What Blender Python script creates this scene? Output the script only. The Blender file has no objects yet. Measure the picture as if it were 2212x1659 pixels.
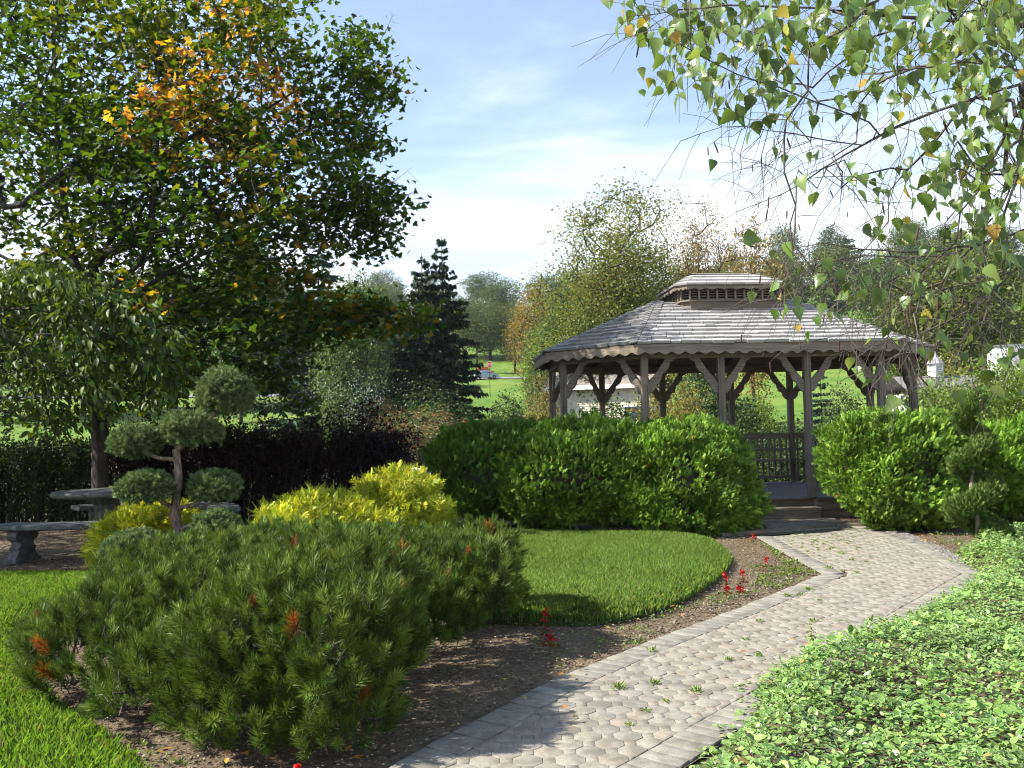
import bpy, bmesh, math, random
import numpy as np
from mathutils import Matrix, Vector
R_ = math.radians
scene = bpy.context.scene
COL = scene.collection
PI = math.pi
# ------------------------------------------------------------------ camera
CAMZ = 1.45
cd = bpy.data.cameras.new('camera'); cam = bpy.data.objects.new('camera', cd); COL.objects.link(cam)
cd.sensor_width = 36; cd.lens = 850/1024*36; cd.clip_start = 0.05; cd.clip_end = 3000
CM = Matrix.Rotation(R_(93.2), 4, 'X') @ Matrix.Rotation(R_(-1.15), 4, 'Z')
cam.matrix_world = Matrix.Translation((0, 0, CAMZ)) @ CM
scene.camera = cam
# ------------------------------------------------------------------ world + sun
SUN_EL = 40.0
SUN_DIR = Vector((-0.988, -0.15, 0)).normalized()          # horizontal direction towards the sun
w = bpy.data.worlds.new('World'); scene.world = w; w.use_nodes = True
nt = w.node_tree; nt.nodes.clear()
N = nt.nodes.new; L = nt.links.new
out = N('ShaderNodeOutputWorld'); bg = N('ShaderNodeBackground'); sky = N('ShaderNodeTexSky')
sky.sky_type = 'NISHITA'; sky.sun_disc = False; sky.sun_elevation = R_(SUN_EL)
sky.sun_rotation = math.atan2(SUN_DIR.x, SUN_DIR.y); sky.air_density = 1.0; sky.dust_density = 0.35; sky.ozone_density = 1.5
tc = N('ShaderNodeTexCoord'); mp = N('ShaderNodeMapping'); mp.inputs['Scale'].default_value = (1.3, 1.3, 5.5)
mp.inputs['Location'].default_value = (1.7, 0.3, 0.2); mp.inputs['Rotation'].default_value = (0, R_(8), 0)
L(tc.outputs['Generated'], mp.inputs['Vector'])
no = N('ShaderNodeTexNoise'); no.inputs['Scale'].default_value = 1.6; no.inputs['Detail'].default_value = 7; no.inputs['Roughness'].default_value = 0.55
no.inputs['Distortion'].default_value = 0.4
L(mp.outputs[0], no.inputs['Vector'])
sep = N('ShaderNodeSeparateXYZ'); L(tc.outputs['Generated'], sep.inputs[0])
el = N('ShaderNodeMapRange'); el.inputs['From Min'].default_value = 0.0; el.inputs['From Max'].default_value = 0.34
el.inputs['To Min'].default_value = 0.60; el.inputs['To Max'].default_value = -0.10; L(sep.outputs['Z'], el.inputs['Value'])
ad = N('ShaderNodeMath'); ad.operation = 'ADD'; L(no.outputs['Fac'], ad.inputs[0]); L(el.outputs[0], ad.inputs[1])
cr = N('ShaderNodeMapRange'); cr.inputs['From Min'].default_value = 0.43; cr.inputs['From Max'].default_value = 0.86; cr.interpolation_type = 'SMOOTHSTEP'
cr.inputs['To Min'].default_value = 0.12
L(ad.outputs[0], cr.inputs['Value'])
mx = N('ShaderNodeMix'); mx.data_type = 'RGBA'; mx.clamp_factor = True
L(cr.outputs[0], mx.inputs['Factor']); L(sky.outputs[0], mx.inputs['A']); mx.inputs['B'].default_value = (5.2, 5.35, 5.5, 1)
L(mx.outputs['Result'], bg.inputs['Color']); bg.inputs['Strength'].default_value = 0.116
L(bg.outputs[0], out.inputs['Surface'])
sd = bpy.data.lights.new('sun', 'SUN'); so = bpy.data.objects.new('sun', sd); COL.objects.link(so)
sd.energy = 5.0; sd.angle = R_(0.55); sd.color = (1.0, 0.95, 0.87)
S3 = (SUN_DIR*math.cos(R_(SUN_EL)) + Vector((0, 0, math.sin(R_(SUN_EL))))).normalized()
so.rotation_euler = S3.to_track_quat('Z', 'Y').to_euler()
scene.view_settings.view_transform = 'Standard'; scene.view_settings.look = 'None'; scene.view_settings.gamma = 1
scene.view_settings.exposure = 1.28
scene.render.engine = 'CYCLES'
scene.cycles.filter_width = 1.1; scene.cycles.max_bounces = 8; scene.cycles.transparent_max_bounces = 8

# ------------------------------------------------------------------ helpers
M3 = np.array(CM.to_3x3())
def ray(x, y):
    return M3 @ np.array([(x-1106)/1836.0, -(y-829.5)/1836.0, -1.0])
def G(x, y, z=0.0):                      # point of the height z seen at (x, y)
    r = ray(x, y); t = (z-CAMZ)/r[2]; return np.array([0, 0, CAMZ])+r*t
def P(x, y, Y):                          # point at ground distance Y seen at (x, y)
    r = ray(x, y); t = Y/r[1]; return np.array([0, 0, CAMZ])+r*t
def sm(a, b, x):
    t = np.clip((x-a)/(b-a), 0, 1); return t*t*(3-2*t)
HY = [0, 17, 60, 78, 100, 120, 150, 180, 250, 350, 600]
HZ = [0, 0, 0.5, 2.0, 4.9, 7.3, 10.8, 14.0, 28, 48, 70]
def H(x, y):
    x = np.asarray(x, float); y = np.asarray(y, float)
    h = np.interp(y, HY, HZ)
    h = h + sm(90, 300, y)*sm(0, 160, x)*14
    m = sm(17.5, 21.5, y)*(1-sm(50, 57, y+0.05*x))*(1-sm(11, 16, x-(y-20)*0.35))*sm(-75, -60, x)
    return h*(1-m)+(-1.4)*m - 0.02
def tag(o, label=None, cat=None, group=None, kind=None):
    if label: o['label'] = label
    if cat: o['category'] = cat
    if group: o['group'] = group
    if kind: o['kind'] = kind
    return o
def empty(name, loc=(0, 0, 0), rz=0):
    o = bpy.data.objects.new(name, None); COL.objects.link(o); o.location = tuple(loc); o.rotation_euler = (0, 0, rz); o.empty_display_size = .2
    return o
def mesh(name, V, F, mat, parent=None, col=None, uv=None, smooth=False):
    """V (n,3); F list of int arrays (m,k); col, uv per vertex"""
    V = np.asarray(V, dtype=np.float32); me = bpy.data.meshes.new(name)
    F = [np.asarray(f, dtype=np.int32) for f in F if len(f)]
    me.vertices.add(len(V)); me.vertices.foreach_set('co', V.ravel())
    loops = np.concatenate([f.ravel() for f in F]); tot = np.concatenate([np.full(len(f), f.shape[1], np.int32) for f in F])
    st = np.concatenate([[0], np.cumsum(tot)[:-1]]).astype(np.int32)
    me.loops.add(len(loops)); me.loops.foreach_set('vertex_index', loops)
    me.polygons.add(len(tot)); me.polygons.foreach_set('loop_start', st); me.polygons.foreach_set('loop_total', tot)
    if smooth: me.polygons.foreach_set('use_smooth', np.ones(len(tot), bool))
    if uv is not None:
        u = me.uv_layers.new(name='UVMap'); u.data.foreach_set('uv', np.asarray(uv, np.float32)[loops].ravel())
    if col is not None:
        c = me.color_attributes.new('Col', 'FLOAT_COLOR', 'POINT')
        cc = np.ones((len(V), 4), np.float32); cc[:, :3] = col; c.data.foreach_set('color', cc.ravel())
    me.update(calc_edges=True); me.validate(clean_customdata=False)
    me.materials.append(mat)
    o = bpy.data.objects.new(name, me); COL.objects.link(o)
    if parent is not None: o.parent = parent
    return o
class MB:
    """collects python geometry into one mesh"""
    def __init__(s): s.v = []; s.f = []; s.c = []; s.u = []
    def add(s, vs, fs, col=(1, 1, 1), uv=None):
        b = len(s.v); s.v += [tuple(v) for v in vs]; s.f += [tuple(i+b for i in f) for f in fs]
        s.c += [col]*len(vs); s.u += (list(uv) if uv is not None else [(0, 0)]*len(vs))
    def box(s, c, d, rz=0, col=(1, 1, 1), M=None):
        vs = []
        for z in (-.5, .5):
            for x, y in ((-.5, -.5), (.5, -.5), (.5, .5), (-.5, .5)):
                p = Vector((x*d[0], y*d[1], z*d[2]))
                if M is not None: p = M @ p
                if rz: p = Matrix.Rotation(rz, 3, 'Z') @ p
                vs.append(p+Vector(c))
        s.add(vs, [(3, 2, 1, 0), (4, 5, 6, 7), (0, 1, 5, 4), (1, 2, 6, 5), (2, 3, 7, 6), (3, 0, 4, 7)], col)
    def beam(s, a, b, wd, ht, col=(1, 1, 1)):          # a..b axis of a bar, wd horizontal, ht vertical
        a = Vector(a); b = Vector(b); d = b-a; ln = d.length; x = d.normalized()
        y = Vector((0, 0, 1)).cross(x)
        y = y.normalized() if y.length > 1e-4 else Vector((0, 1, 0)); z = x.cross(y)
        M = Matrix((x, y, z)).transposed()
        s.box((a+b)/2, (ln, wd, ht), 0, col, M)
    def prism(s, pts, z0, z1, col=(1, 1, 1)):          # polygon pts ccw in xy
        n = len(pts)
        vs = [(p[0], p[1], z0) for p in pts]+[(p[0], p[1], z1) for p in pts]
        fs = [tuple(range(n-1, -1, -1)), tuple(range(n, 2*n))]+[(i, (i+1) % n, n+(i+1) % n, n+i) for i in range(n)]
        s.add(vs, fs, col)
    def plate(s, o, ux, uz, pts, th, col=(1, 1, 1)):    # outline pts in the plane (ux,uz) at o, thickness th
        o = Vector(o); ux = Vector(ux); uz = Vector(uz); nn = ux.cross(uz).normalized()
        n = len(pts)
        vs = [o+ux*p[0]+uz*p[1]-nn*th/2 for p in pts]+[o+ux*p[0]+uz*p[1]+nn*th/2 for p in pts]
        fs = [tuple(range(n-1, -1, -1)), tuple(range(n, 2*n))]+[(i, (i+1) % n, n+(i+1) % n, n+i) for i in range(n)]
        s.add(vs, fs, col)
    def lathe(s, prof, c=(0, 0, 0), n=24, col=(1, 1, 1)):
        vs = []; fs = []
        for r, z in prof:
            for k in range(n): a = 2*PI*k/n; vs.append((c[0]+r*math.cos(a), c[1]+r*math.sin(a), c[2]+z))
        for j in range(len(prof)-1):
            for k in range(n): fs.append((j*n+k, j*n+(k+1) % n, (j+1)*n+(k+1) % n, (j+1)*n+k))
        fs.append(tuple(range(n-1, -1, -1))); fs.append(tuple((len(prof)-1)*n+k for k in range(n)))
        s.add(vs, fs, col)
    def tube(s, pts, rad, n=6, col=(1, 1, 1)):
        V, Fq = tube_np(pts, rad, n); s.add([tuple(v) for v in V], [tuple(f) for f in Fq], col)
    def build(s, name, mat, parent=None, smooth=False):
        me = bpy.data.meshes.new(name); me.from_pydata(s.v, [], s.f)
        c = me.color_attributes.new('Col', 'FLOAT_COLOR', 'POINT')
        cc = np.ones((len(s.v), 4), np.float32); cc[:, :3] = np.array(s.c); c.data.foreach_set('color', cc.ravel())
        u = me.uv_layers.new(name='UVMap'); li = np.zeros(len(me.loops), np.int32); me.loops.foreach_get('vertex_index', li)
        u.data.foreach_set('uv', np.array(s.u, np.float32)[li].ravel())
        if smooth: me.polygons.foreach_set('use_smooth', np.ones(len(me.polygons), bool))
        me.materials.append(mat); me.update()
        o = bpy.data.objects.new(name, me); COL.objects.link(o)
        if parent is not None: o.parent = parent
        return o
def tube_np(pts, rad, n=6):
    pts = np.asarray(pts, float); m = len(pts); rad = np.broadcast_to(rad, (m,))
    T = np.gradient(pts, axis=0); T /= np.linalg.norm(T, axis=1)[:, None]+1e-9
    ref = np.array([0.31, 0.93, 0.2]) if abs(T[0][2]) > .7 else np.array([0, 0, 1.0])
    X = np.cross(T, ref); X /= np.linalg.norm(X, axis=1)[:, None]+1e-9; Y = np.cross(T, X)
    a = np.arange(n)*2*PI/n
    V = pts[:, None]+rad[:, None, None]*(np.cos(a)[None, :, None]*X[:, None]+np.sin(a)[None, :, None]*Y[:, None])
    V = V.reshape(-1, 3); i = np.arange(m-1)[:, None]*n; k = np.arange(n)[None]; k2 = (k+1) % n
    Fq = np.stack([i+k, i+k2, i+n+k2, i+n+k], -1).reshape(-1, 4)
    return V, Fq
def nrm(a): return a/(np.linalg.norm(a, axis=-1, keepdims=True)+1e-9)
def frames(d, nh):                       # y axis along d, z near nh
    y = nrm(d); x = nrm(np.cross(y, nh)); z = np.cross(x, y)
    return np.stack([x, y, z], -1)
def scatter(T, faces, R, S, Pn):         # instances of a template -> V, faces
    T = np.asarray(T, float); k = len(T); n = len(Pn)
    V = Pn[:, None]+np.einsum('nij,nkj->nki', R, T[None]*np.asarray(S).reshape(n, 1, -1))
    F = []
    for f in faces:
        f = np.asarray(f); F.append((f[None]+(np.arange(n)*k)[:, None, None]).reshape(-1, f.shape[1]))
    return V.reshape(-1, 3), F
def rep(c, k): return np.repeat(c, k, axis=0)
def rdir(rng, n): return nrm(rng.normal(size=(n, 3)))
class Acc:
    """accumulates numpy geometry"""
    def __init__(s): s.V = []; s.F = []; s.C = []; s.U = []; s.n = 0
    def add(s, V, F, C=None, U=None):
        s.V.append(V); s.F += [np.asarray(f)+s.n for f in F]; s.n += len(V)
        s.C.append(np.ones((len(V), 3)) if C is None else np.broadcast_to(C, (len(V), 3)))
        s.U.append(np.zeros((len(V), 2)) if U is None else U)
    def build(s, name, mat, parent=None, smooth=False):
        return mesh(name, np.concatenate(s.V), s.F, mat, parent, np.concatenate(s.C), np.concatenate(s.U), smooth)
# ---- templates
def half_leaf(out_, fold):
    """outline of the right half from base to tip -> folded two-sided leaf of strips"""
    T = []; F = []
    for i, (x, y) in enumerate(out_):
        T += [(-x, y, fold*x), (0, y, 0), (x, y, fold*x)]
    for i in range(len(out_)-1):
        a = i*3; F += [(a, a+1, a+4, a+3), (a+1, a+2, a+5, a+4)]
    return np.array(T, float), [np.array(F)]
LEAF4 = (np.array([(0, 0, 0), (.3, .42, .1), (0, 1, -.04), (-.3, .42, .1)]), [np.array([(0, 1, 2), (0, 2, 3)])])
BIRCH = half_leaf([(0.0, 0), (.20, .01), (.36, .12), (.40, .24), (.35, .30), (.345, .40), (.27, .46), (.26, .56), (.17, .62), (.155, .72), (.08, .80), (.03, .92), (0.0, 1.04)], .3)
BIRCH[0][:, 2] -= .22*BIRCH[0][:, 1]**2
OVAL = half_leaf([(0.02, 0), (.22, .16), (.30, .42), (.22, .72), (0.02, 1)], .25)
BROAD = half_leaf([(0.02, 0), (.17, .2), (.23, .45), (.15, .75), (0.01, 1)], .35)
BROAD[0][:, 2] -= .25*BROAD[0][:, 1]**2
_mr = [(0, .0), (.16, .05), (.42, -.06), (.40, .12), (.66, .30), (.46, .38), (.50, .52), (.26, .46), (.26, .72), (.14, .70), (0, 1.05)]
MAPLE = (np.array([(x, y, .18*x-.1*y*y) for x, y in _mr]+[(-x, y, .18*x-.1*y*y) for x, y in _mr[1:-1]]),
         [np.array([list(range(len(_mr)))]), np.array([[0]+[10]+list(range(len(_mr)+8, len(_mr)-1, -1))])])
def shoot_template(seed, n=70, ln=1.0, nl=.38, wd=.018, spread=.85, tip=True):
    r = np.random.default_rng(seed); T = []; F = []
    for i in range(n):
        t = r.uniform(.05, 1)**.8; a = r.uniform(0, 2*PI); sp = spread*(1-.55*t**3)*r.uniform(.75, 1.15)
        d = np.array([math.cos(a)*math.sin(sp), math.cos(sp), math.sin(a)*math.sin(sp)]); p = np.array([0, t*ln, 0])
        s = np.cross(d, r.normal(size=3)); s /= np.linalg.norm(s); l = nl*r.uniform(.8, 1.15)
        b = len(T); T += [p-s*wd, p+s*wd, p+d*l*.6+s*wd*.8, p+d*l, p+d*l*.6-s*wd*.8]; F.append((b, b+1, b+2, b+3, b+4))
    return np.array(T), [np.array(F)]
def spray_template(seed, n=9, wd=.05):
    """flat fan of scale-leaved twigs, unit length"""
    r = np.random.default_rng(seed); T = []; F = []
    def strip(a, b, w0, zz):
        a = np.array(a); b = np.array(b); d = b-a; s = np.array([d[1], -d[0]]); s = s/np.linalg.norm(s)
        k = len(T); m = a*.35+b*.65
        T.append((a[0], a[1], zz)); T.append((m[0]+s[0]*w0, m[1]+s[1]*w0, zz-.03)); T.append((b[0], b[1], zz-.05)); T.append((m[0]-s[0]*w0, m[1]-s[1]*w0, zz+.03))
        F.append((k, k+1, k+2, k+3))
    strip((0, 0), (r.uniform(-.06, .06), 1), wd*.8, 0)
    for i in range(n):
        t = .12+.78*i/n; sgn = 1 if i % 2 else -1; l = (.5-.33*t)*r.uniform(.8, 1.2); an = r.uniform(.55, .85)
        strip((0, t), (sgn*l*math.sin(an), t+l*math.cos(an)), wd, r.uniform(-.07, .07))
    T = np.array(T); T[:, 2] += -.22*T[:, 1]**2+r.uniform(-.02, .02, len(T))
    return T, [np.array(F)]
def thread_template(seed, n=13, wd=.02):
    r = np.random.default_rng(seed); T = []; F = []
    for i in range(n):
        a = r.uniform(0, 2*PI); sp = r.uniform(.1, 1.0); ln = r.uniform(.5, 1.1); d0 = np.array([math.cos(a)*math.sin(sp), math.cos(sp), math.sin(a)*math.sin(sp)])
        side = nrm(np.cross(d0, r.normal(size=3))); p = np.zeros(3)+np.array([0, r.uniform(0, .2), 0]); b = len(T); dr = r.uniform(.2, .8)
        for k in range(4):
            ww = wd*(1, .9, .75, .25)[k]; T += [p-side*ww, p+side*ww]
            if k < 3: F.append((b+2*k, b+2*k+1, b+2*k+3, b+2*k+2))
            dd = nrm(d0+np.array([math.cos(a)*.5, -dr*k, math.sin(a)*.5])*.5); p = p+dd*ln/3
    return np.array(T), [np.array(F)]
SHOOTS = [shoot_template(i, 104, 1.0, .46, .012, .95) for i in range(5)]
SHOOTD = [shoot_template(i+20, 46, 1.0, .5, .03, 1.1) for i in range(3)]
SPRAYS = [spray_template(i) for i in range(5)]
THREADS = [thread_template(i) for i in range(5)]
def multi(acc, temps, rng, d, nh, S, Pn, C, jit=.12, uv=False):
    """scatter several templates over n instances with a colour each (+ jitter per vertex group)"""
    n = len(Pn); which = rng.integers(0, len(temps), n); S = np.broadcast_to(np.asarray(S, float), (n,)); C = np.broadcast_to(C, (n, 3))
    for t, (T, F) in enumerate(temps):
        m = which == t
        if not m.any(): continue
        V, FF = scatter(T, F, frames(d[m], nh[m]), S[m], Pn[m])
        c = rep(C[m]*rng.uniform(1-jit, 1+jit, (m.sum(), 1)), len(T))
        U = np.tile(T[:, :2], (m.sum(), 1)) if uv else None
        acc.add(V, FF, c, U)
def palette(rng, n, cols, wts=None):
    cols = np.array(cols, float); i = rng.choice(len(cols), n, p=None if wts is None else np.array(wts)/sum(wts))
    return cols[i]*rng.uniform(.8, 1.2, (n, 1))
# ---- skeleton grower
def skeleton(limbs, targets, rng, step=.35, droop=0., rtip=.006, power=2.3, bias=.0, wob=.12, minr=None):
    """limbs: list of polylines (first is the trunk, later ones start near an existing node). returns node pos, parent, radius"""
    pos = []; par = []
    def addchain(pts, p):
        for q in pts: pos.append(np.array(q, float)); par.append(p); p = len(pos)-1
        return p
    for li, l in enumerate(limbs):
        l = np.array(l, float); d = np.linalg.norm(np.diff(l, axis=0), axis=1); n = max(2, int(d.sum()/step)); cs = np.concatenate([[0], np.cumsum(d)])
        tt = np.linspace(0, cs[-1], n+1); q = np.stack([np.interp(tt, cs, l[:, k]) for k in range(3)], 1)
        if len(q) > 4:                                  # smooth the corners of the drawn line
            for _ in range(2): q[1:-1] = (q[:-2]+2*q[1:-1]+q[2:])/4
        q[1:-1] += rng.normal(size=q[1:-1].shape)*wob*step*.25
        if li == 0: addchain(q, -1)
        else:
            A = np.array(pos); p = int(np.argmin(np.linalg.norm(A-q[0], axis=1))); addchain(q[1:], p)
    root = pos[0]; targets = np.asarray(targets)
    order = np.argsort(np.linalg.norm(targets-np.array(pos).mean(0), axis=1)) if len(targets) else []
    A = np.zeros((len(pos)+len(targets)*40+10, 3)); A[:len(pos)] = pos; depth0 = len(pos)
    tips = []
    for ti in order:
        t = targets[ti]; n = len(pos); dd = A[:n]-t
        dist = np.linalg.norm(dd, axis=1)+np.where(dd[:, 2] > 0, dd[:, 2]*bias, 0)
        p = int(np.argmin(dist)); a = A[p]; v = t-a; ln = np.linalg.norm(v)
        k = max(1, int(ln/step)); q = a+v*np.linspace(0, 1, k+1)[1:, None]
        if k > 1:
            s = np.linspace(0, 1, k+1)[1:, None]; q = q+np.array([0, 0, 1.0])*(-droop)*ln*(s*(1-s))*1.0+rng.normal(size=q.shape)*wob*step*(s < .99)
        for x in q:
            A[len(pos)] = x; pos.append(x); par.append(p); p = len(pos)-1
        tips.append(p)
    pos = np.array(pos); par = np.array(par); n = len(pos)
    acc = np.zeros(n); kids = np.zeros(n, int)
    for i in range(n-1, -1, -1):
        if kids[i] == 0: acc[i] += rtip**power
        if par[i] >= 0: acc[par[i]] += acc[i]; kids[par[i]] += 1
    rad = acc**(1/power)
    return pos, par, rad, kids
def skel_mesh(acc, pos, par, rad, sides=None, col=(1, 1, 1), maxr=None):
    n = len(pos); child = [[] for _ in range(n)]
    for i in range(n):
        if par[i] >= 0: child[par[i]].append(i)
    done = np.zeros(n, bool); stack = [0]
    if maxr: rad = np.minimum(rad, maxr)
    while stack:
        s = stack.pop(); chain = [s]; cur = s
        while child[cur]:
            c = max(child[cur], key=lambda j: rad[j])
            for o in child[cur]:
                if o != c: stack.append(o)
            chain.append(c); cur = c
        if par[s] >= 0: chain = [par[s]]+chain
        if len(chain) < 2: continue
        pr = rad[chain].copy()
        if par[s] >= 0: pr[0] = pr[1]
        nn = sides or (9 if pr.max() > .06 else 5 if pr.max() > .015 else 3)
        V, F = tube_np(pos[chain], pr, nn); acc.add(V, [F], np.array(col))
# ------------------------------------------------------------------ materials
def newmat(name):
    m = bpy.data.materials.new(name); m.use_nodes = True; t = m.node_tree; b = t.nodes['Principled BSDF']; return m, t, b
def leafmat(name, rough=.5, trans=.35, spec=.35, tint=(1.25, 1.15, .5), uvedge=None):
    m, t, b = newmat(name); a = t.nodes.new('ShaderNodeAttribute'); a.attribute_name = 'Col'
    b.inputs['Roughness'].default_value = rough; b.inputs['Specular IOR Level'].default_value = spec
    src = a.outputs['Color']
    if uvedge:
        uv = t.nodes.new('ShaderNodeTexCoord'); sp = t.nodes.new('ShaderNodeSeparateXYZ'); t.links.new(uv.outputs['UV'], sp.inputs[0])
        ab = t.nodes.new('ShaderNodeMath'); ab.operation = 'ABSOLUTE'; t.links.new(sp.outputs['X'], ab.inputs[0])
        mr = t.nodes.new('ShaderNodeMapRange'); mr.inputs['From Min'].default_value = .15; mr.inputs['From Max'].default_value = .25; t.links.new(ab.outputs[0], mr.inputs['Value'])
        mm = t.nodes.new('ShaderNodeMix'); mm.data_type = 'RGBA'; t.links.new(mr.outputs[0], mm.inputs['Factor']); t.links.new(src, mm.inputs['A']); mm.inputs['B'].default_value = (*uvedge, 1); src = mm.outputs['Result']
    t.links.new(src, b.inputs['Base Color'])
    tr = t.nodes.new('ShaderNodeBsdfTranslucent'); mu = t.nodes.new('ShaderNodeMix'); mu.data_type = 'RGBA'; mu.blend_type = 'MULTIPLY'
    mu.inputs['Factor'].default_value = 1; mu.clamp_result = False; t.links.new(src, mu.inputs['A']); mu.inputs['B'].default_value = (*tint, 1)
    t.links.new(mu.outputs['Result'], tr.inputs['Color'])
    ms = t.nodes.new('ShaderNodeMixShader'); ms.inputs[0].default_value = trans
    t.links.new(b.outputs[0], ms.inputs[1]); t.links.new(tr.outputs[0], ms.inputs[2]); t.links.new(ms.outputs[0], t.nodes['Material Output'].inputs['Surface'])
    return m
def noisemat(name, c1, c2, scale=(1, 1, 1), nscale=8, rough=.8, bump=.3, detail=6, bscale=None, attr=False, spec=.3, c3=None, coord='Object', lo=.35, hi=.65, dist=.02):
    m, t, b = newmat(name); co = t.nodes.new('ShaderNodeTexCoord'); mp = t.nodes.new('ShaderNodeMapping'); mp.inputs['Scale'].default_value = scale
    t.links.new(co.outputs[coord], mp.inputs['Vector'])
    n = t.nodes.new('ShaderNodeTexNoise'); n.inputs['Scale'].default_value = nscale; n.inputs['Detail'].default_value = detail; n.inputs['Roughness'].default_value = .6
    t.links.new(mp.outputs[0], n.inputs['Vector'])
    mr = t.nodes.new('ShaderNodeMapRange'); mr.inputs['From Min'].default_value = lo; mr.inputs['From Max'].default_value = hi; t.links.new(n.outputs['Fac'], mr.inputs['Value'])
    mi = t.nodes.new('ShaderNodeMix'); mi.data_type = 'RGBA'; mi.inputs['A'].default_value = (*c1, 1); mi.inputs['B'].default_value = (*c2, 1); t.links.new(mr.outputs[0], mi.inputs['Factor'])
    src = mi.outputs['Result']
    if c3:
        n2 = t.nodes.new('ShaderNodeTexNoise'); n2.inputs['Scale'].default_value = nscale*.13; n2.inputs['Detail'].default_value = 4; t.links.new(mp.outputs[0], n2.inputs['Vector'])
        r2 = t.nodes.new('ShaderNodeMapRange'); r2.inputs['From Min'].default_value = .45; r2.inputs['From Max'].default_value = .62; t.links.new(n2.outputs['Fac'], r2.inputs['Value'])
        m2 = t.nodes.new('ShaderNodeMix'); m2.data_type = 'RGBA'; t.links.new(r2.outputs[0], m2.inputs['Factor']); t.links.new(src, m2.inputs['A']); m2.inputs['B'].default_value = (*c3, 1); src = m2.outputs['Result']
    if attr:
        a = t.nodes.new('ShaderNodeAttribute'); a.attribute_name = 'Col'; mu = t.nodes.new('ShaderNodeMix'); mu.data_type = 'RGBA'; mu.blend_type = 'MULTIPLY'; mu.inputs['Factor'].default_value = 1
        t.links.new(src, mu.inputs['A']); t.links.new(a.outputs['Color'], mu.inputs['B']); src = mu.outputs['Result']
    t.links.new(src, b.inputs['Base Color']); b.inputs['Roughness'].default_value = rough; b.inputs['Specular IOR Level'].default_value = spec
    if bump:
        bp = t.nodes.new('ShaderNodeBump'); bp.inputs['Strength'].default_value = bump; bp.inputs['Distance'].default_value = dist
        if bscale:
            n3 = t.nodes.new('ShaderNodeTexNoise'); n3.inputs['Scale'].default_value = bscale; n3.inputs['Detail'].default_value = 5; t.links.new(mp.outputs[0], n3.inputs['Vector']); t.links.new(n3.outputs['Fac'], bp.inputs['Height'])
        else: t.links.new(n.outputs['Fac'], bp.inputs['Height'])
        t.links.new(bp.outputs[0], b.inputs['Normal'])
    return m
def plain(name, c, rough=.5, metal=0, spec=.5):
    m, t, b = newmat(name); b.inputs['Base Color'].default_value = (*c, 1); b.inputs['Roughness'].default_value = rough; b.inputs['Metallic'].default_value = metal; b.inputs['Specular IOR Level'].default_value = spec
    n = t.nodes.new('ShaderNodeTexNoise'); n.inputs['Scale'].default_value = 6; mr = t.nodes.new('ShaderNodeMapRange'); mr.inputs['To Min'].default_value = max(rough-.08, 0); mr.inputs['To Max'].default_value = min(rough+.1, 1)
    t.links.new(n.outputs['Fac'], mr.inputs['Value']); t.links.new(mr.outputs[0], b.inputs['Roughness'])
    return m
LEAF = leafmat('leaf', trans=.42); LEAFM = leafmat('maple_leaf', .5, .55, .3, (1.5, 1.35, .35)); LEAFG = leafmat('glossy_leaf', .5, .4, .3); NEEDLE = leafmat('needle', .5, .2, .22, (1.2, 1.15, .5)); CONIF = leafmat('scale_leaf', .55, .22, .3, (1.2, 1.15, .5))
GRASS = leafmat('grass_blade', .45, .35, .4, (1.2, 1.15, .5)); PETAL = leafmat('petal', .5, .3, .3, (1.1, .6, .5)); BIRCHL = leafmat('birch_leaf', .32, .42, .55, (1.3, 1.2, .45))
VINCA = leafmat('variegated_leaf', .35, .3, .5, (1.1, 1.1, .6), uvedge=(.36, .44, .17))
BARK = noisemat('bark', (.018, .015, .012), (.07, .06, .05), (1, 1, .25), 22, .9, .9, dist=.03)
BARKL = noisemat('twig_bark', (.04, .032, .026), (.14, .12, .095), (1, 1, .4), 30, .75, .3, dist=.01)
BARKP = noisemat('pine_bark', (.08, .055, .04), (.30, .23, .17), (1, 1, .35), 35, .85, .8, dist=.02)
WOODV = noisemat('weathered_post_wood', (.09, .07, .05), (.27, .232, .18), (9, 9, .5), 6, .8, .5, attr=True, lo=.3, hi=.75, c3=(.20, .165, .125), dist=.01)
WOODH = noisemat('weathered_board_wood', (.10, .08, .057), (.28, .24, .185), (.6, 3, 14), 4, .8, .4, attr=True, lo=.3, hi=.75, dist=.01)
DECK = noisemat('deck_wood', (.11, .105, .10), (.25, .24, .23), (.7, 22, 1), 4, .7, .4, attr=True, lo=.3, hi=.75, dist=.01)
SHING = noisemat('cedar_shingle', (.27, .258, .24), (.49, .47, .44), (34, 1.6, 1), 4, .62, .5, attr=True, coord='UV', lo=.25, hi=.75, spec=.4, dist=.01)
STONE = noisemat('cast_stone', (.06, .064, .058), (.14, .142, .13), nscale=14, rough=.9, bump=.4, dist=.01)
SOIL = noisemat('soil', (.065, .045, .026), (.22, .16, .10), nscale=30, rough=.95, bump=1.0, detail=10, c3=(.10, .078, .055), lo=.3, hi=.72, dist=.04)
PAVER = noisemat('paver', (.20, .178, .142), (.33, .30, .25), nscale=70, rough=.93, bump=.5, attr=True, detail=6, lo=.25, hi=.72, dist=.004, coord='Object', c3=(.19, .17, .135))
ROCK = noisemat('pebble', (.28, .27, .25), (.55, .53, .5), nscale=25, rough=.9, bump=.3, attr=True)
LAWNG = noisemat('far_grass', (.06, .125, .010), (.12, .215, .018), nscale=1.1, rough=.9, bump=.6, detail=12, c3=(.145, .215, .028), bscale=14, dist=.15)
GREENS = noisemat('turf_base', (.022, .035, .008), (.055, .085, .016), nscale=20, rough=.95, bump=.6)
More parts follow.
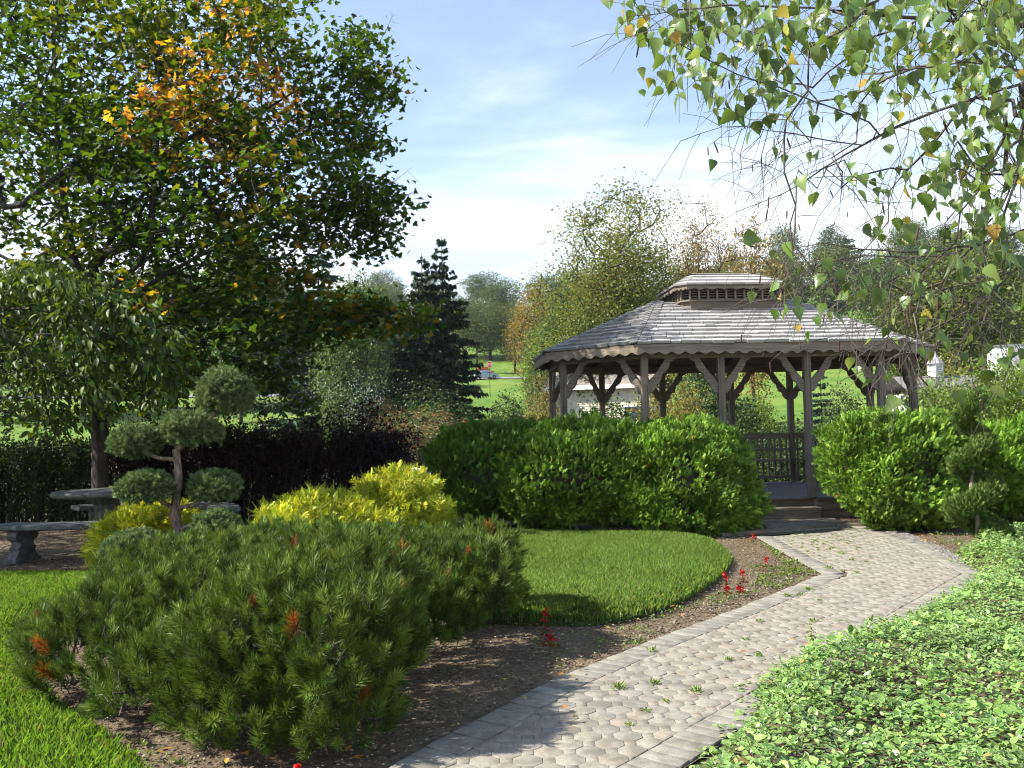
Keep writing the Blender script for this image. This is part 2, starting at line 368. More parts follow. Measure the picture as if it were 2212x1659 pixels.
# ------------------------------------------------------------------ the setting: terrain, pond, lawns, path
def in_poly(px, py, poly):
    poly = np.asarray(poly); c = np.zeros(len(px), bool); j = len(poly)-1
    for i in range(len(poly)):
        xi, yi = poly[i][0], poly[i][1]; xj, yj = poly[j][0], poly[j][1]
        c ^= ((yi > py) != (yj > py)) & (px < (xj-xi)*(py-yi)/(yj-yi+1e-12)+xi); j = i
    return c
def smooth_poly(pts, n=3):
    p = np.array([q[:2] for q in pts])
    for _ in range(n):
        q = np.roll(p, -1, 0); p = np.stack([p*.75+q*.25, p*.25+q*.75], 1).reshape(-1, 2)
    return p
def pip_dist(px, py, poly):
    """distance to polygon edge"""
    a = np.asarray(poly); b = np.roll(a, -1, 0); d = np.full(len(px), 1e9)
    for (x0, y0), (x1, y1) in zip(a, b):
        vx, vy = x1-x0, y1-y0; t = np.clip(((px-x0)*vx+(py-y0)*vy)/(vx*vx+vy*vy+1e-12), 0, 1)
        d = np.minimum(d, np.hypot(px-x0-t*vx, py-y0-t*vy))
    return d
def terrain():
    ys = np.concatenate([np.arange(-30, 0, 3), np.arange(0, 16, .5), np.arange(16, 62, 1.), np.arange(62, 200, 3.), np.arange(200, 700, 14.), [900, 1400, 2400]])
    xs = np.concatenate([[-2400, -1200, -700], np.arange(-450, -90, 18), np.arange(-90, -24, 3), np.arange(-24, 30, 1.), np.arange(30, 90, 3), np.arange(90, 451, 18), [700, 1200, 2400]])
    X, Y = np.meshgrid(xs, ys); Z = H(X, Y)
    rng = np.random.default_rng(1); Z += np.where(Y > 62, rng.normal(size=Z.shape)*.05, 0)
    V = np.stack([X, Y, Z], -1).reshape(-1, 3); nx = len(xs); i, j = np.meshgrid(np.arange(nx-1), np.arange(len(ys)-1)); a = (j*nx+i).ravel()
    F = np.stack([a, a+1, a+nx+1, a+nx], 1); cy = ys[j.ravel()]
    m = bpy.data.materials.new('ground')
    m = noisemat('ground', (.08, .057, .034), (.22, .165, .105), nscale=28, rough=.95, bump=1.0, detail=10, lo=.3, hi=.7, dist=.04)
    o = mesh('ground', V, [F], m, smooth=True); tag(o, kind='structure'); o.data.materials.append(LAWNG)
    mi = np.zeros(len(F), np.int32); cx = xs[i.ravel()]; mi[(cy > 56.5) | ((cy > 15) & (cx > 13))] = 1
    o.data.polygons.foreach_set('material_index', mi); return o
terrain()
WZ = -.35
m, t, b = newmat('pond_water'); b.inputs['Base Color'].default_value = (.03, .028, .012, 1); b.inputs['Roughness'].default_value = .14; b.inputs['IOR'].default_value = 1.33
nz = t.nodes.new('ShaderNodeTexNoise'); nz.inputs['Scale'].default_value = 3.2; nz.inputs['Detail'].default_value = 4; bp = t.nodes.new('ShaderNodeBump'); bp.inputs['Strength'].default_value = .6; bp.inputs['Distance'].default_value = .08
tc_ = t.nodes.new('ShaderNodeTexCoord'); t.links.new(tc_.outputs['Object'], nz.inputs['Vector']); t.links.new(nz.outputs['Fac'], bp.inputs['Height']); t.links.new(bp.outputs[0], b.inputs['Normal'])
WATER = m
wv = [(-90, 16.9, WZ), (34, 16.9, WZ), (34, 62, WZ), (-90, 62, WZ)]
tag(mesh('pond', wv, [[(0, 1, 2, 3)]], WATER), kind='structure')
# ---- path outline in world space
LANE = dict(
 left=[G(640, 1800)[:2], G(850, 1650)[:2], G(1180, 1475)[:2], G(1395, 1388)[:2], G(1600, 1312)[:2], G(1775, 1240)[:2], G(1700, 1200)[:2], G(1632, 1160)[:2]],
 right=[G(1680, 1530)[:2]+(G(1680, 1530)[:2]-G(2135, 1243)[:2])*.62, G(1680, 1530)[:2], G(2135, 1243)[:2], G(2010, 1180)[:2], G(1888, 1143)[:2]])
PATH = np.array(LANE['left']+LANE['right'][::-1])
LANDING = np.array([G(1640, 1157)[:2], G(1885, 1141)[:2], G(1785, 1116)[:2], G(1600, 1118)[:2]])
def pavers():
    rng = np.random.default_rng(5); acc = Acc(); bor = Acc()
    a = .0553; u = a*1.7071; w_ = .20
    A = np.concatenate([PATH]); ce = []
    oc = [(a*1.3066*math.cos(PI/8+k*PI/4), a*1.3066*math.sin(PI/8+k*PI/4)) for k in range(8)]
    sq = [(-.5*a, -.5*a), (.5*a, -.5*a), (.5*a, .5*a), (-.5*a, .5*a)]
    for poly, ang in ((PATH, R_(-1)), (LANDING, R_(4.5))):
        lo = poly.min(0)-.3; hi = poly.max(0)+.3; c = poly.mean(0); n = int(np.max(hi-lo)/u)+4
        I, J = np.meshgrid(np.arange(-n, n), np.arange(-n, n)); I = I.ravel(); J = J.ravel()
        x = c[0]+(I*math.cos(ang)-J*math.sin(ang))*u; y = c[1]+(I*math.sin(ang)+J*math.cos(ang))*u
        pdist = pip_dist(x, y, poly); ok = in_poly(x, y, poly) & (pdist > .16) & (y > 2.4); I, J, x, y, pdist = I[ok], J[ok], x[ok], y[ok], pdist[ok]
        edges = []
        for e in range(len(poly)):
            p0 = poly[e]; p1 = poly[(e+1) % len(poly)]; dd = (p1-p0)/np.linalg.norm(p1-p0); nn_ = np.array([-dd[1], dd[0]]); md = (p0+p1)/2
            if not in_poly(np.array([md[0]+nn_[0]*.05]), np.array([md[1]+nn_[1]*.05]), poly)[0]: nn_ = -nn_
            edges.append((p0, p1, nn_))
        # larger blotches of warm and grey stone
        tint = np.sin(x*1.7+y*.9)+np.sin(y*2.3-x)+rng.normal(size=len(x))*.9
        for k in range(len(x)):
            base = np.array([1.0, .955, .91]) if tint[k] > .5 else np.array([.90, .93, .92]) if tint[k] < -1.2 else np.array([.99, .985, .955])
            base = base*rng.uniform(.93, 1.04); sh = oc if (I[k]+J[k]) % 2 == 0 else sq
            if sh is sq: base = base*.96
            an = ang+rng.normal()*.012
            if pdist[k] < .30:
                pl_ = [(p[0]*math.cos(an)-p[1]*math.sin(an), p[0]*math.sin(an)+p[1]*math.cos(an)) for p in sh]
                for p0, p1, nn_ in edges:
                    if pip_dist(np.array([x[k]]), np.array([y[k]]), [p0, p1])[0] > .30: continue
                    f_ = lambda q: (q[0]+x[k]-p0[0])*nn_[0]+(q[1]+y[k]-p0[1])*nn_[1]-.216
                    new = []
                    for i_ in range(len(pl_)):
                        A_, B_ = pl_[i_], pl_[(i_+1) % len(pl_)]; fa, fb = f_(A_), f_(B_)
                        if fa >= 0: new.append(A_)
                        if (fa >= 0) != (fb >= 0): t_ = fa/(fa-fb); new.append((A_[0]+(B_[0]-A_[0])*t_, A_[1]+(B_[1]-A_[1])*t_))
                    pl_ = new
                    if len(pl_) < 3: break
                if len(pl_) < 3: continue
                mx_ = np.mean(pl_, 0); ar = np.ptp(np.array(pl_), axis=0)
                if ar.min() < .018: continue
                sh = [(p[0]-mx_[0], p[1]-mx_[1]) for p in pl_]; x[k] += mx_[0]; y[k] += mx_[1]; an = 0.
            dz = rng.normal()*.001; n_ = len(sh); ti = rng.normal(size=2)*.012
            V = []
            for s_, z in ((1.0, -.010), (.985, .0018), (.95, .0028)):
                for p in sh:
                    px = p[0]*s_; py = p[1]*s_
                    V.append((x[k]+px*math.cos(an)-py*math.sin(an), y[k]+px*math.sin(an)+py*math.cos(an), .006+z+dz+px*ti[0]+py*ti[1]))
            F = [[(r*n_+i, r*n_+(i+1) % n_, (r+1)*n_+(i+1) % n_, (r+1)*n_+i) for r in range(2) for i in range(n_)], [tuple(range(2*n_, 3*n_))]]
            acc.add(np.array(V), F, base)
    o = acc.build('path_paving', PAVER); tag(o, kind='structure')
    # grey border bricks, laid across the edge
    def edge(p0, p1, side, wd=.098, ln=.2, skew=0):
        p0 = np.array(p0); p1 = np.array(p1); d = p1-p0; Ln = np.linalg.norm(d); d /= Ln; nn = np.array([-d[1], d[0]])*side; k = int(Ln/wd)
        for i in range(k):
            c = p0+d*((i+.5)*Ln/k)+nn*(ln/2+.012); g = rng.uniform(.86, 1.05); col = np.array([.90, .93, .93])*g
            hw = (Ln/k-.006)/2; hl = ln/2; V = []; dz = rng.normal()*.002; ja = rng.normal()*.012; dd = d+nn*ja; n2 = nn-d*ja
            for s_, z in ((1, -.01), (.98, .0018), (.95, .0028)):
                for sx, sy in ((-1, -1), (1, -1), (1, 1), (-1, 1)):
                    q = c+dd*sx*hw*s_+n2*sy*(hl-(1-s_)*hw); V.append((q[0], q[1], .006+z+dz))
            F = [[(r*4+i_, r*4+(i_+1) % 4, (r+1)*4+(i_+1) % 4, (r+1)*4+i_) for r in range(2) for i_ in range(4)]+[(8, 9, 10, 11)]]
            bor.add(np.array(V), F, col)
    Ls = LANE['left']; Rs = LANE['right']
    for i in range(len(Ls)-1):
        edge(Ls[i], Ls[i+1], -1)
    for i in range(len(Rs)-1): edge(Rs[i], Rs[i+1], 1)
    edge(Ls[-1]+np.array([.2, -.02]), Rs[-1]+np.array([-.2, -.02]), -1, .1, .2)
    edge(LANDING[1], LANDING[2], 1); 
    tag(bor.build('path_border', PAVER), kind='structure')
    # sand bed under the stones
    jm = noisemat('joint_sand', (.06, .045, .03), (.15, .12, .09), nscale=40, rough=.95, bump=.4)
    mesh_ = MB(); mesh_.add([(p[0], p[1], -.004) for p in PATH], [tuple(range(len(PATH)))]); mesh_.add([(p[0], p[1], -.004) for p in LANDING], [tuple(range(4))])
    o = mesh_.build('path_bed', jm); tag(o, kind='structure')
pavers()
TL = G(1560, 1160)[:2]; TR = G(1962, 1136)[:2]
mb = MB(); mb.beam((TL[0], TL[1]+.1, .014), (TR[0]-1.05, TR[1]+.06, .014), .09, .06); mb.beam((TR[0]-1.0, TR[1]+.06, .018), (TR[0], TR[1]+.02, .016), .09, .06)
tag(mb.build('landscape_timber', WOODH), 'weathered grey timber edging laid across the paved path before the gazebo step', 'timber')
# ---- lawns
def grass(name, poly, n, h, rng, base_z=.012, cols=((.13, .24, .04), (.18, .31, .06), (.27, .39, .11), (.09, .18, .028)), wd=.0055, hz=.03, feather=.1):
    poly = np.asarray(poly); lo = poly.min(0); hi = poly.max(0)
    x = rng.uniform(lo[0], hi[0], n); y = rng.uniform(lo[1], hi[1], n); d = pip_dist(x, y, poly); ins = in_poly(x, y, poly)
    ok = (ins | ((d < .03) & (rng.random(n) < .5))); x, y, d, ins = x[ok], y[ok], d[ok], ins[ok]; n = len(x)
    lift = hz*np.where(ins, sm(0, .12, d), 0)
    patch = .5+.5*np.sin(x*2.1+1.3*np.sin(y*1.7))*np.sin(y*2.6+x)
    hh = h*rng.uniform(.55, 1.25, n)*(1+.25*patch); az = rng.uniform(0, 2*PI, n); lean = rng.uniform(.05, .75, n)
    T = np.array([(-1, 0, 0), (1, 0, 0), (.8, .55, .0), (-.8, .55, .0), (0, 1, 0)])
    ax = np.stack([np.cos(az), np.sin(az)], 1); V = np.zeros((n, 5, 3)); side = np.stack([-ax[:, 1], ax[:, 0]], 1)
    ww = wd*rng.uniform(.6, 1.2, n)*.5
    for k, (sx, t_, bend) in enumerate(((-1, 0, 0), (1, 0, 0), (.8, .55, .3), (-.8, .55, .3), (0, 1., 1.))):
        V[:, k, :2] = np.stack([x, y], 1)+side*(sx*ww)[:, None]+ax*(lean*hh*bend*.8)[:, None]
        V[:, k, 2] = base_z+lift+hh*t_*(1-lean*bend*.35)
    F = np.arange(n)[:, None]*5+np.array([0, 1, 2, 4, 3])[None]
    C = palette(rng, n, cols)*(1+.18*(patch[:, None]-.5))
    dry = rng.random(n) < .05; C[dry] = np.array([.30, .25, .12])*rng.uniform(.7, 1.1, (dry.sum(), 1))
    o = mesh(name, V.reshape(-1, 3), [F], GRASS, None, rep(C, 5)); tag(o, kind='stuff'); return o
rng = np.random.default_rng(11)
LAWN1 = smooth_poly([G(940, 1150), G(1250, 1160), G(1500, 1163), G(1575, 1195), G(1568, 1238), G(1480, 1300), G(1340, 1348), G(1140, 1347), G(1020, 1340), G(700, 1300), G(700, 1170)], 2)
LAWN2 = smooth_poly([G(-900, 1255), G(205, 1240), G(330, 1265), G(330, 1290), G(120, 1310), G(30, 1345), G(5, 1385), G(40, 1450), G(130, 1540), G(260, 1620), G(400, 1790), G(-900, 1790)], 2)
def sod(name, poly, hz=.03):
    poly = np.asarray(poly); c = poly.mean(0); n = len(poly); V = []
    for s, z in ((1, -.02), (1, .006), (.97, hz*.7), (.9, hz)):
        for p in poly: q = c+(p-c)*s; V.append((q[0], q[1], z))
    F = [[(r*n+i, r*n+(i+1) % n, (r+1)*n+(i+1) % n, (r+1)*n+i) for r in range(3) for i in range(n)], [tuple(range(3*n, 4*n))]]
    tag(mesh(name, np.array(V), F, GREENS), kind='structure')
sod('lawn', LAWN1); sod('lawn_strip', LAWN2, .025)
grass('lawn_grass', LAWN1, 300000, .07, rng, wd=.0045)
grass('lawn_strip_grass', LAWN2[LAWN2[:, 0] > -20], 260000, .05, rng, cols=((.12, .24, .022), (.16, .30, .03), (.20, .33, .045), (.09, .18, .018)))
# concrete strip behind the lawn
mb = MB(); q0 = G(960, 1127); q1 = G(1260, 1155); mb.beam((q0[0], q0[1], .0), (q1[0], q1[1], .0), .14, .05)
tag(mb.build('edging_strip', STONE), 'narrow grey stone edging strip between the lawn and the dark clipped shrub', 'edging')
# ---- crumbs and mulch on the beds
def crumbs(name, poly_px, n, smin, smax, cols, rng, mat, z=.0, flat=.35, avoid=(), ortho=None):
    poly = np.array([G(*p)[:2] for p in poly_px]) if ortho is None else np.asarray(ortho); lo = poly.min(0); hi = poly.max(0)
    x = rng.uniform(lo[0], hi[0], n); y = rng.uniform(lo[1], hi[1], n); ok = in_poly(x, y, poly)
    for a in avoid: ok &= ~in_poly(x, y, a)
    x, y = x[ok], y[ok]; n = len(x)
    T = np.array([(1, 0, 0), (.3, .9, 0), (-.8, .6, .1), (-.9, -.5, 0), (.2, -1, 0), (0, 0, .8), (0, 0, -.6)]); F = [np.array([(i, (i+1) % 5, 5) for i in range(5)]+[((i+1) % 5, i, 6) for i in range(5)])]
    S = np.stack([rng.uniform(smin, smax, n), rng.uniform(smin, smax, n)*.7, rng.uniform(smin, smax, n)*flat], 1)
    Vs, Fs = scatter(T, F, frames(nrm(np.stack([rng.normal(size=n), rng.normal(size=n), rng.normal(size=n)*.25], 1)), np.tile([0, 0, 1.], (n, 1))), S, np.stack([x, y, np.full(n, z)+S[:, 2]*.2], 1))
    o = mesh(name, Vs, Fs, mat, None, rep(palette(rng, n, cols), 7)); tag(o, kind='stuff'); return o
CRUMB = noisemat('crumb', (.7, .7, .7), (1, 1, 1), nscale=30, rough=.95, attr=True, bump=.2)
bed = [(-200, 1240), (500, 1160), (960, 1130), (1500, 1160), (1640, 1150), (1800, 1238), (1400, 1390), (1180, 1475), (850, 1640), (640, 1760), (150, 1760), (-20, 1380)]
soilc = ((.14, .10, .06), (.22, .165, .105), (.07, .048, .03), (.36, .29, .19), (.18, .10, .05))
crumbs('soil_crumbs', bed, 70000, .004, .018, soilc, rng, CRUMB, avoid=(LAWN1, PATH, LANDING, LAWN2))
crumbs('soil_crumbs', [(1880, 1140), (2010, 1182), (2140, 1240), (2500, 1250), (2500, 1120), (1800, 1120)], 12000, .005, .018, soilc, rng, CRUMB, avoid=(PATH, LANDING))
crumbs('mulch', [(-700, 1130), (640, 1110), (640, 1180), (330, 1262), (-700, 1250)], 16000, .006, .022, ((.09, .055, .045), (.05, .03, .025), (.16, .11, .09)), rng, CRUMB)
crumbs('white_pebbles', [(1885, 1140), (1925, 1138), (2050, 1190), (2100, 1222), (2080, 1222), (2000, 1180)], 9000, .014, .032, ((.40, .38, .35), (.5, .48, .45), (.3, .28, .26)), rng, ROCK, flat=.7)
crumbs('edge_pebbles', [(1560, 1322), (1600, 1300), (1790, 1228), (1780, 1215), (1640, 1262), (1520, 1310), (1350, 1385), (1370, 1390)], 900, .01, .03, ((.42, .39, .33), (.34, .31, .26)), rng, ROCK, flat=.6)
# low weeds
def weeds(name, polys, rng, h=.03):
    acc = Acc()
    for pl, n in polys:
        poly = np.array([G(*p)[:2] for p in pl]); lo = poly.min(0); hi = poly.max(0); x = rng.uniform(lo[0], hi[0], n); y = rng.uniform(lo[1], hi[1], n); ok = in_poly(x, y, poly)
        ok &= (np.sin(x*9+2*np.sin(y*5))*np.sin(y*7+1)+rng.normal(size=n)*.5) > -.1
        x, y = x[ok], y[ok]; n = len(x); d = nrm(np.stack([rng.normal(size=n), rng.normal(size=n), rng.uniform(.1, 1.3, n)], 1))
        multi(acc, [LEAF4], rng, d, rdir(rng, n)+np.array([0, 0, 1.]), rng.uniform(.5, 1.2, n)*h, np.stack([x, y, rng.uniform(0, h*.6, n)], 1), palette(rng, n, ((.13, .2, .03), (.18, .25, .05), (.08, .13, .02))))
    tag(acc.build(name, GRASS), kind='stuff')
weeds('bed_weeds', [([(1640, 1172), (1700, 1200), (1765, 1240), (1690, 1272), (1600, 1290), (1640, 1250), (1600, 1215), (1700, 1230), (1660, 1190)], 9000), ([(1400, 1350), (1620, 1290), (1560, 1280), (1400, 1335)], 1400),
                     ([(2010, 1150), (2120, 1158), (2120, 1180), (2030, 1176)], 900), ([(1150, 1380), (1400, 1350), (1420, 1380), (1200, 1450)], 600), ([(150, 1560), (300, 1600), (420, 1659), (300, 1659)], 900)], rng)
def path_weeds():
    acc = Acc(); r = np.random.default_rng(8)
    spots = [(1335, 1490, .06), (1412, 1481, .045), (1505, 1498, .05), (1440, 1520, .03), (1395, 1540, .03), (1358, 1571, .03), (1410, 1410, .05), (1375, 1395, .04), (1700, 1290, .045), (1745, 1276, .05), (1730, 1288, .04), (1790, 1230, .05), (1818, 1236, .04), (1820, 1198, .05), (1840, 1212, .05), (1800, 1186, .04), (1850, 1240, .04),
             (1880, 1206, .03), (1760, 1170, .04), (1720, 1158, .04), (1690, 1155, .04), (1780, 1178, .04), (1830, 1170, .03), (1810, 1160, .03), (1640, 1345, .03), (1610, 1385, .035), (1770, 1300, .03), (1970, 1220, .03), (1870, 1215, .03), (1575, 1430, .04), (1755, 1345, .05), (1640, 1420, .045)]
    for i in range(60):
        spots.append((r.uniform(1690, 1860), r.uniform(1152, 1205), .022))
    for x, y, s in spots:
        c = G(x, y); n = 26; p = c[None]+np.stack([r.normal(size=n)*s*.35, r.normal(size=n)*s*.35, np.full(n, .012)], 1); d = nrm(np.stack([r.normal(size=n), r.normal(size=n), r.uniform(.3, 1.6, n)], 1))
        multi(acc, [(LEAF4[0]*np.array([.45, 1, 1]), LEAF4[1])], r, d, rdir(r, n), r.uniform(.5, 1.1, n)*s*.8, p, palette(r, n, ((.15, .24, .04), (.2, .28, .06))))
    # one tall straggling weed
    c = G(1757, 1412); n = 120; tt = r.uniform(0, 1, n); p = c[None]+np.stack([-.02*tt+r.normal(size=n)*.012, r.normal(size=n)*.012, tt*.19], 1)
    multi(acc, [LEAF4], r, nrm(r.normal(size=(n, 3))+np.array([0, 0, .5])), rdir(r, n), .03*(1.1-.6*tt), p, palette(r, n, ((.2, .26, .08), (.26, .3, .13))))
    tag(acc.build('path_weeds', GRASS), kind='stuff')
path_weeds()
# ------------------------------------------------------------------ gazebo
TH = R_(4.6)
ZD = .33
E_w = G(1753, 1073, ZD); 
def gazebo():
    el_ = np.array([.70, -1.8]); ct, st = math.cos(TH), math.sin(TH)
    c = E_w[:2]-np.array([el_[0]*ct-el_[1]*st, el_[0]*st+el_[1]*ct])
    root = empty('gazebo', (c[0], c[1], 0), TH)
    tag(root, 'weathered wooden gazebo with shingled roof and louvred cupola at the end of the path', 'gazebo')
    rng = random.Random(3); NR = np.random.default_rng(3)
    W2 = 1.8; cx = 1.2; q = W2*math.tan(PI/8)
    posts = [(-1.92, -W2), (-.70, -W2), (.70, -W2), (1.92, -W2), (3.05, -q), (3.05, q), (1.92, W2), (.70, W2), (-.70, W2), (-1.92, W2), (-3.05, q), (-3.05, -q)]
    def ring(R):
        k = R*math.tan(PI/8); return [(-cx-k, -R), (cx+k, -R), (cx+R, -k), (cx+R, k), (cx+k, R), (-cx-k, R), (-cx-R, k), (-cx-R, -k)]
    # deck
    n_out = ring(W2+.12)
    mb = MB(); yy = -1.92
    while yy < 1.92:
        # board runs along x; clip to the octagon
        y0, y1 = yy, yy+.134
        def xr(y):
            a = abs(y); return cx+W2+.12 if a < (W2+.12)*math.tan(PI/8) else cx+W2+.12-(a-(W2+.12)*math.tan(PI/8))
        xa = min(xr(y0), xr(y1)); g = rng.uniform(.85, 1.1)
        if y0 < -1.79:
            for s in (-1, 1):
                a_, b_ = sorted((s*.76, s*xa)); mb.box(((a_+b_)/2, (y0+y1)/2, ZD-.015), (b_-a_, .13, .03), col=(g, g, g))
        else: mb.box((0, (y0+y1)/2, ZD-.015), (2*xa, .128, .03), col=(g, g, g))
        yy += .138
    mb.build('deck', DECK, root)
    sk = MB(); out2 = ring(W2+.07)
    for i in range(8):
        a, b = out2[i], out2[(i+1) % 8]
        if i == 0:
            sk.beam((a[0], a[1], ZD-.11), (-.74, a[1], ZD-.11), .03, .155); sk.beam((.74, b[1], ZD-.11), (b[0], b[1], ZD-.11), .03, .155)
            sk.beam((a[0], a[1]+.02, .07), (b[0], b[1]+.02, .07), .03, .15, (.85, .85, .85)); continue
        sk.beam((*a, ZD-.11), (*b, ZD-.11), .03, .155); sk.beam((*a, .07), (*b, .07), .03, .15)
    sk.beam((-.74, -1.70, ZD-.11), (.74, -1.70, ZD-.11), .03, .155); sk.beam((.74, -1.87, ZD-.11), (.74, -1.70, ZD-.11), .03, .15); sk.beam((-.74, -1.87, ZD-.11), (-.74, -1.70, ZD-.11), .03, .15)
    sk.build('skirt', WOODH, root)
    stp = MB(); stp.box((0, -1.87, .165), (1.52, .30, .035)); stp.box((0, -1.995, .075), (1.50, .03, .14)); stp.build('step', WOODH, root)
    # posts and brackets
    ZB = 2.66
    for i, p in enumerate(posts):
        mb = MB(); g = rng.uniform(.85, 1.1); a = 0 if abs(p[1]) == W2 else 0
        mb.box((p[0], p[1], (ZD+ZB)/2), (.105, .105, ZB-ZD), col=(g, g, g))
        for k in range(3):                                  # long drying checks as raised slivers
            xx = rng.uniform(-.035, .035); mb.box((p[0]+xx, p[1]-.0535, rng.uniform(1, 2)), (.006, .003, rng.uniform(.4, 1.1)), col=(.5, .5, .5))
        mb.build('post', WOODV, root)
        for j in ((i+1) % 12, (i-1) % 12):
            d = Vector((posts[j][0]-p[0], posts[j][1]-p[1], 0)).normalized(); mb = MB(); r0 = .0525
            low = [(r0, -.58), (r0+.05, -.56), (r0+.10, -.50), (r0+.12, -.43), (r0+.17, -.40), (r0+.215, -.33), (r0+.23, -.26), (r0+.29, -.22), (r0+.34, -.15), (r0+.36, -.07), (r0+.42, -.04), (r0+.47, 0)]
            up = [(r0+.29, 0), (r0+.255, -.07), (r0+.215, -.12), (r0+.175, -.19), (r0+.12, -.255), (r0+.06, -.32), (r0, -.41)]
            mb.plate((p[0], p[1], ZB-.10), d, (0, 0, 1), low+up, .042); mb.build('bracket', WOODH, root)
    # header beams
    hb = MB()
    for i in range(12):
        a, b = posts[i], posts[(i+1) % 12]; hb.beam((*a, ZB-.05), (*b, ZB-.05), .09, .13)
    hb.build('header_beam', WOODH, root)
    # roof
    RE = 2.17; ZE = 2.74; ZT = 3.70
    eave = ring(RE); top = ring(.05)
    sh = MB(); sheath = MB()
    for i in range(8):
        a = Vector((*eave[i], ZE)); b = Vector((*eave[(i+1) % 8], ZE)); ta = Vector((*top[i], ZT)); tb = Vector((*top[(i+1) % 8], ZT))
        nrm_ = (b-a).cross(ta-a).normalized(); rows = 12
        o_ = nrm_*-.035; sheath.add([a+o_, b+o_, tb+o_, ta+o_], [(0, 1, 2, 3)])
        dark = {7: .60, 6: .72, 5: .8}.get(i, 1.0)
        for r in range(rows):
            t0 = r/rows; t1 = min((r+1.35)/rows, 1.0)
            A = a.lerp(ta, t0); B = b.lerp(tb, t0); A1 = a.lerp(ta, t1); B1 = b.lerp(tb, t1); ln = (B-A).length; s = -rng.uniform(0, .1)
            while s < ln:
                wd_ = rng.uniform(.15, .33); s0 = max(0, s)/ln; s1 = min(ln, s+wd_-.008)/ln
                if s1 > s0+.004:
                    jut = rng.uniform(-.02, .02); dwn = (A-A1).normalized()*jut
                    p0 = A.lerp(B, s0)+dwn; p1 = A.lerp(B, s1)+dwn; p2 = A1.lerp(B1, s1); p3 = A1.lerp(B1, s0); th = rng.uniform(.028, .045)
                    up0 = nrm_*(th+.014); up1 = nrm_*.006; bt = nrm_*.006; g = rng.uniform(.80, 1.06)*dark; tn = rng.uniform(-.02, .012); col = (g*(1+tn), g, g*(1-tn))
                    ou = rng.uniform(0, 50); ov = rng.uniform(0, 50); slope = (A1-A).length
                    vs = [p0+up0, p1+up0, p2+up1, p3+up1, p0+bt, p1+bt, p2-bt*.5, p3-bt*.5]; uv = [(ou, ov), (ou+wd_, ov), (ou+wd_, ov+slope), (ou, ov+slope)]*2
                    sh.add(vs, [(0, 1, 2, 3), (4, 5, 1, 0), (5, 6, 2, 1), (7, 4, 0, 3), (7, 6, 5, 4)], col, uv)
                s += wd_
    # hip caps: short overlapping boards on both sides of each hip
    capl = []
    for i in range(8):
        caps = MB(); capl.append(caps)
        a = Vector((*eave[i], ZE)); ta = Vector((*top[i], ZT)); ax = (ta-a); n = 20
        pv = Vector((*eave[i-1], ZE)); nx = Vector((*eave[(i+1) % 8], ZE))
        for side, oth in ((0, nx), (1, pv)):
            pn = (oth-a).cross(ax).normalized() if side == 0 else ax.cross(oth-a).normalized()
            if pn.z < 0: pn = -pn
            across = (oth-a)-ax*((oth-a).dot(ax)/ax.length_squared); across.normalize()
            for k in range(n):
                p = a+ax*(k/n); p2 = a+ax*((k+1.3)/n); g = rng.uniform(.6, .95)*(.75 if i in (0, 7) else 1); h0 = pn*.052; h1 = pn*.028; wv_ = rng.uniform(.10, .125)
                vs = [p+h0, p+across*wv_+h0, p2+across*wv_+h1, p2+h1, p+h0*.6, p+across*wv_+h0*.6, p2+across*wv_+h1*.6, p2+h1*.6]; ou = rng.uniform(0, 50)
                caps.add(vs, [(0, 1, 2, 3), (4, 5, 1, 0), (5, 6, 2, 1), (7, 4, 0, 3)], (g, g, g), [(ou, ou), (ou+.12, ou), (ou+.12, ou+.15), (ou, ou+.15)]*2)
    sheath.build('roof_sheathing', WOODH, root); roof = sh.build('roof', SHING, root); [c_.build('hip_cap', SHING, roof) for c_ in capl]
    # scalloped fascia
    fo = ring(RE-.03)
    for i in range(8):
        a = Vector((*fo[i], ZE-.035)); b = Vector((*fo[(i+1) % 8], ZE-.035)); d = (b-a); ln = d.length; d.normalize(); ns = max(3, round(ln/.21)); pts = [(0, .035), (0, -.115)]
        for k in range(ns*6+1):
            x = ln*k/(ns*6); pts.append((x, -.100-.022*math.cos(2*PI*k/6)))
        pts += [(ln, -.115), (ln, .035)]; pts = pts[::-1]
        mb = MB(); g = rng.uniform(.95, 1.15); 
        # strip construction keeps the scallops clean
        xs = [ln*k/(ns*6) for k in range(ns*6+1)]; nn = d.cross(Vector((0, 0, 1))); vs = []; fs = []
        for x, k in zip(xs, range(len(xs))):
            zb = -.108-.022*math.cos(2*PI*k/6)
            for o2 in (-.014, .014): vs += [a+d*x+nn*o2+Vector((0, 0, .035)), a+d*x+nn*o2+Vector((0, 0, zb))]
        for k in range(len(xs)-1):
            p_ = k*4; r_ = p_+4; fs += [(p_, r_, r_+1, p_+1), (p_+3, r_+3, r_+2, p_+2), (p_+1, r_+1, r_+3, p_+3), (p_+2, r_+2, r_, p_)]
        fs += [(0, 1, 3, 2), (len(vs)-2, len(vs)-1, len(vs)-3, len(vs)-4)]
        mb.add(vs, fs, (g*1.1, g*1.08, g*1.04)); mb.build('fascia', WOODH, root)
    # railings and benches
    op = 1
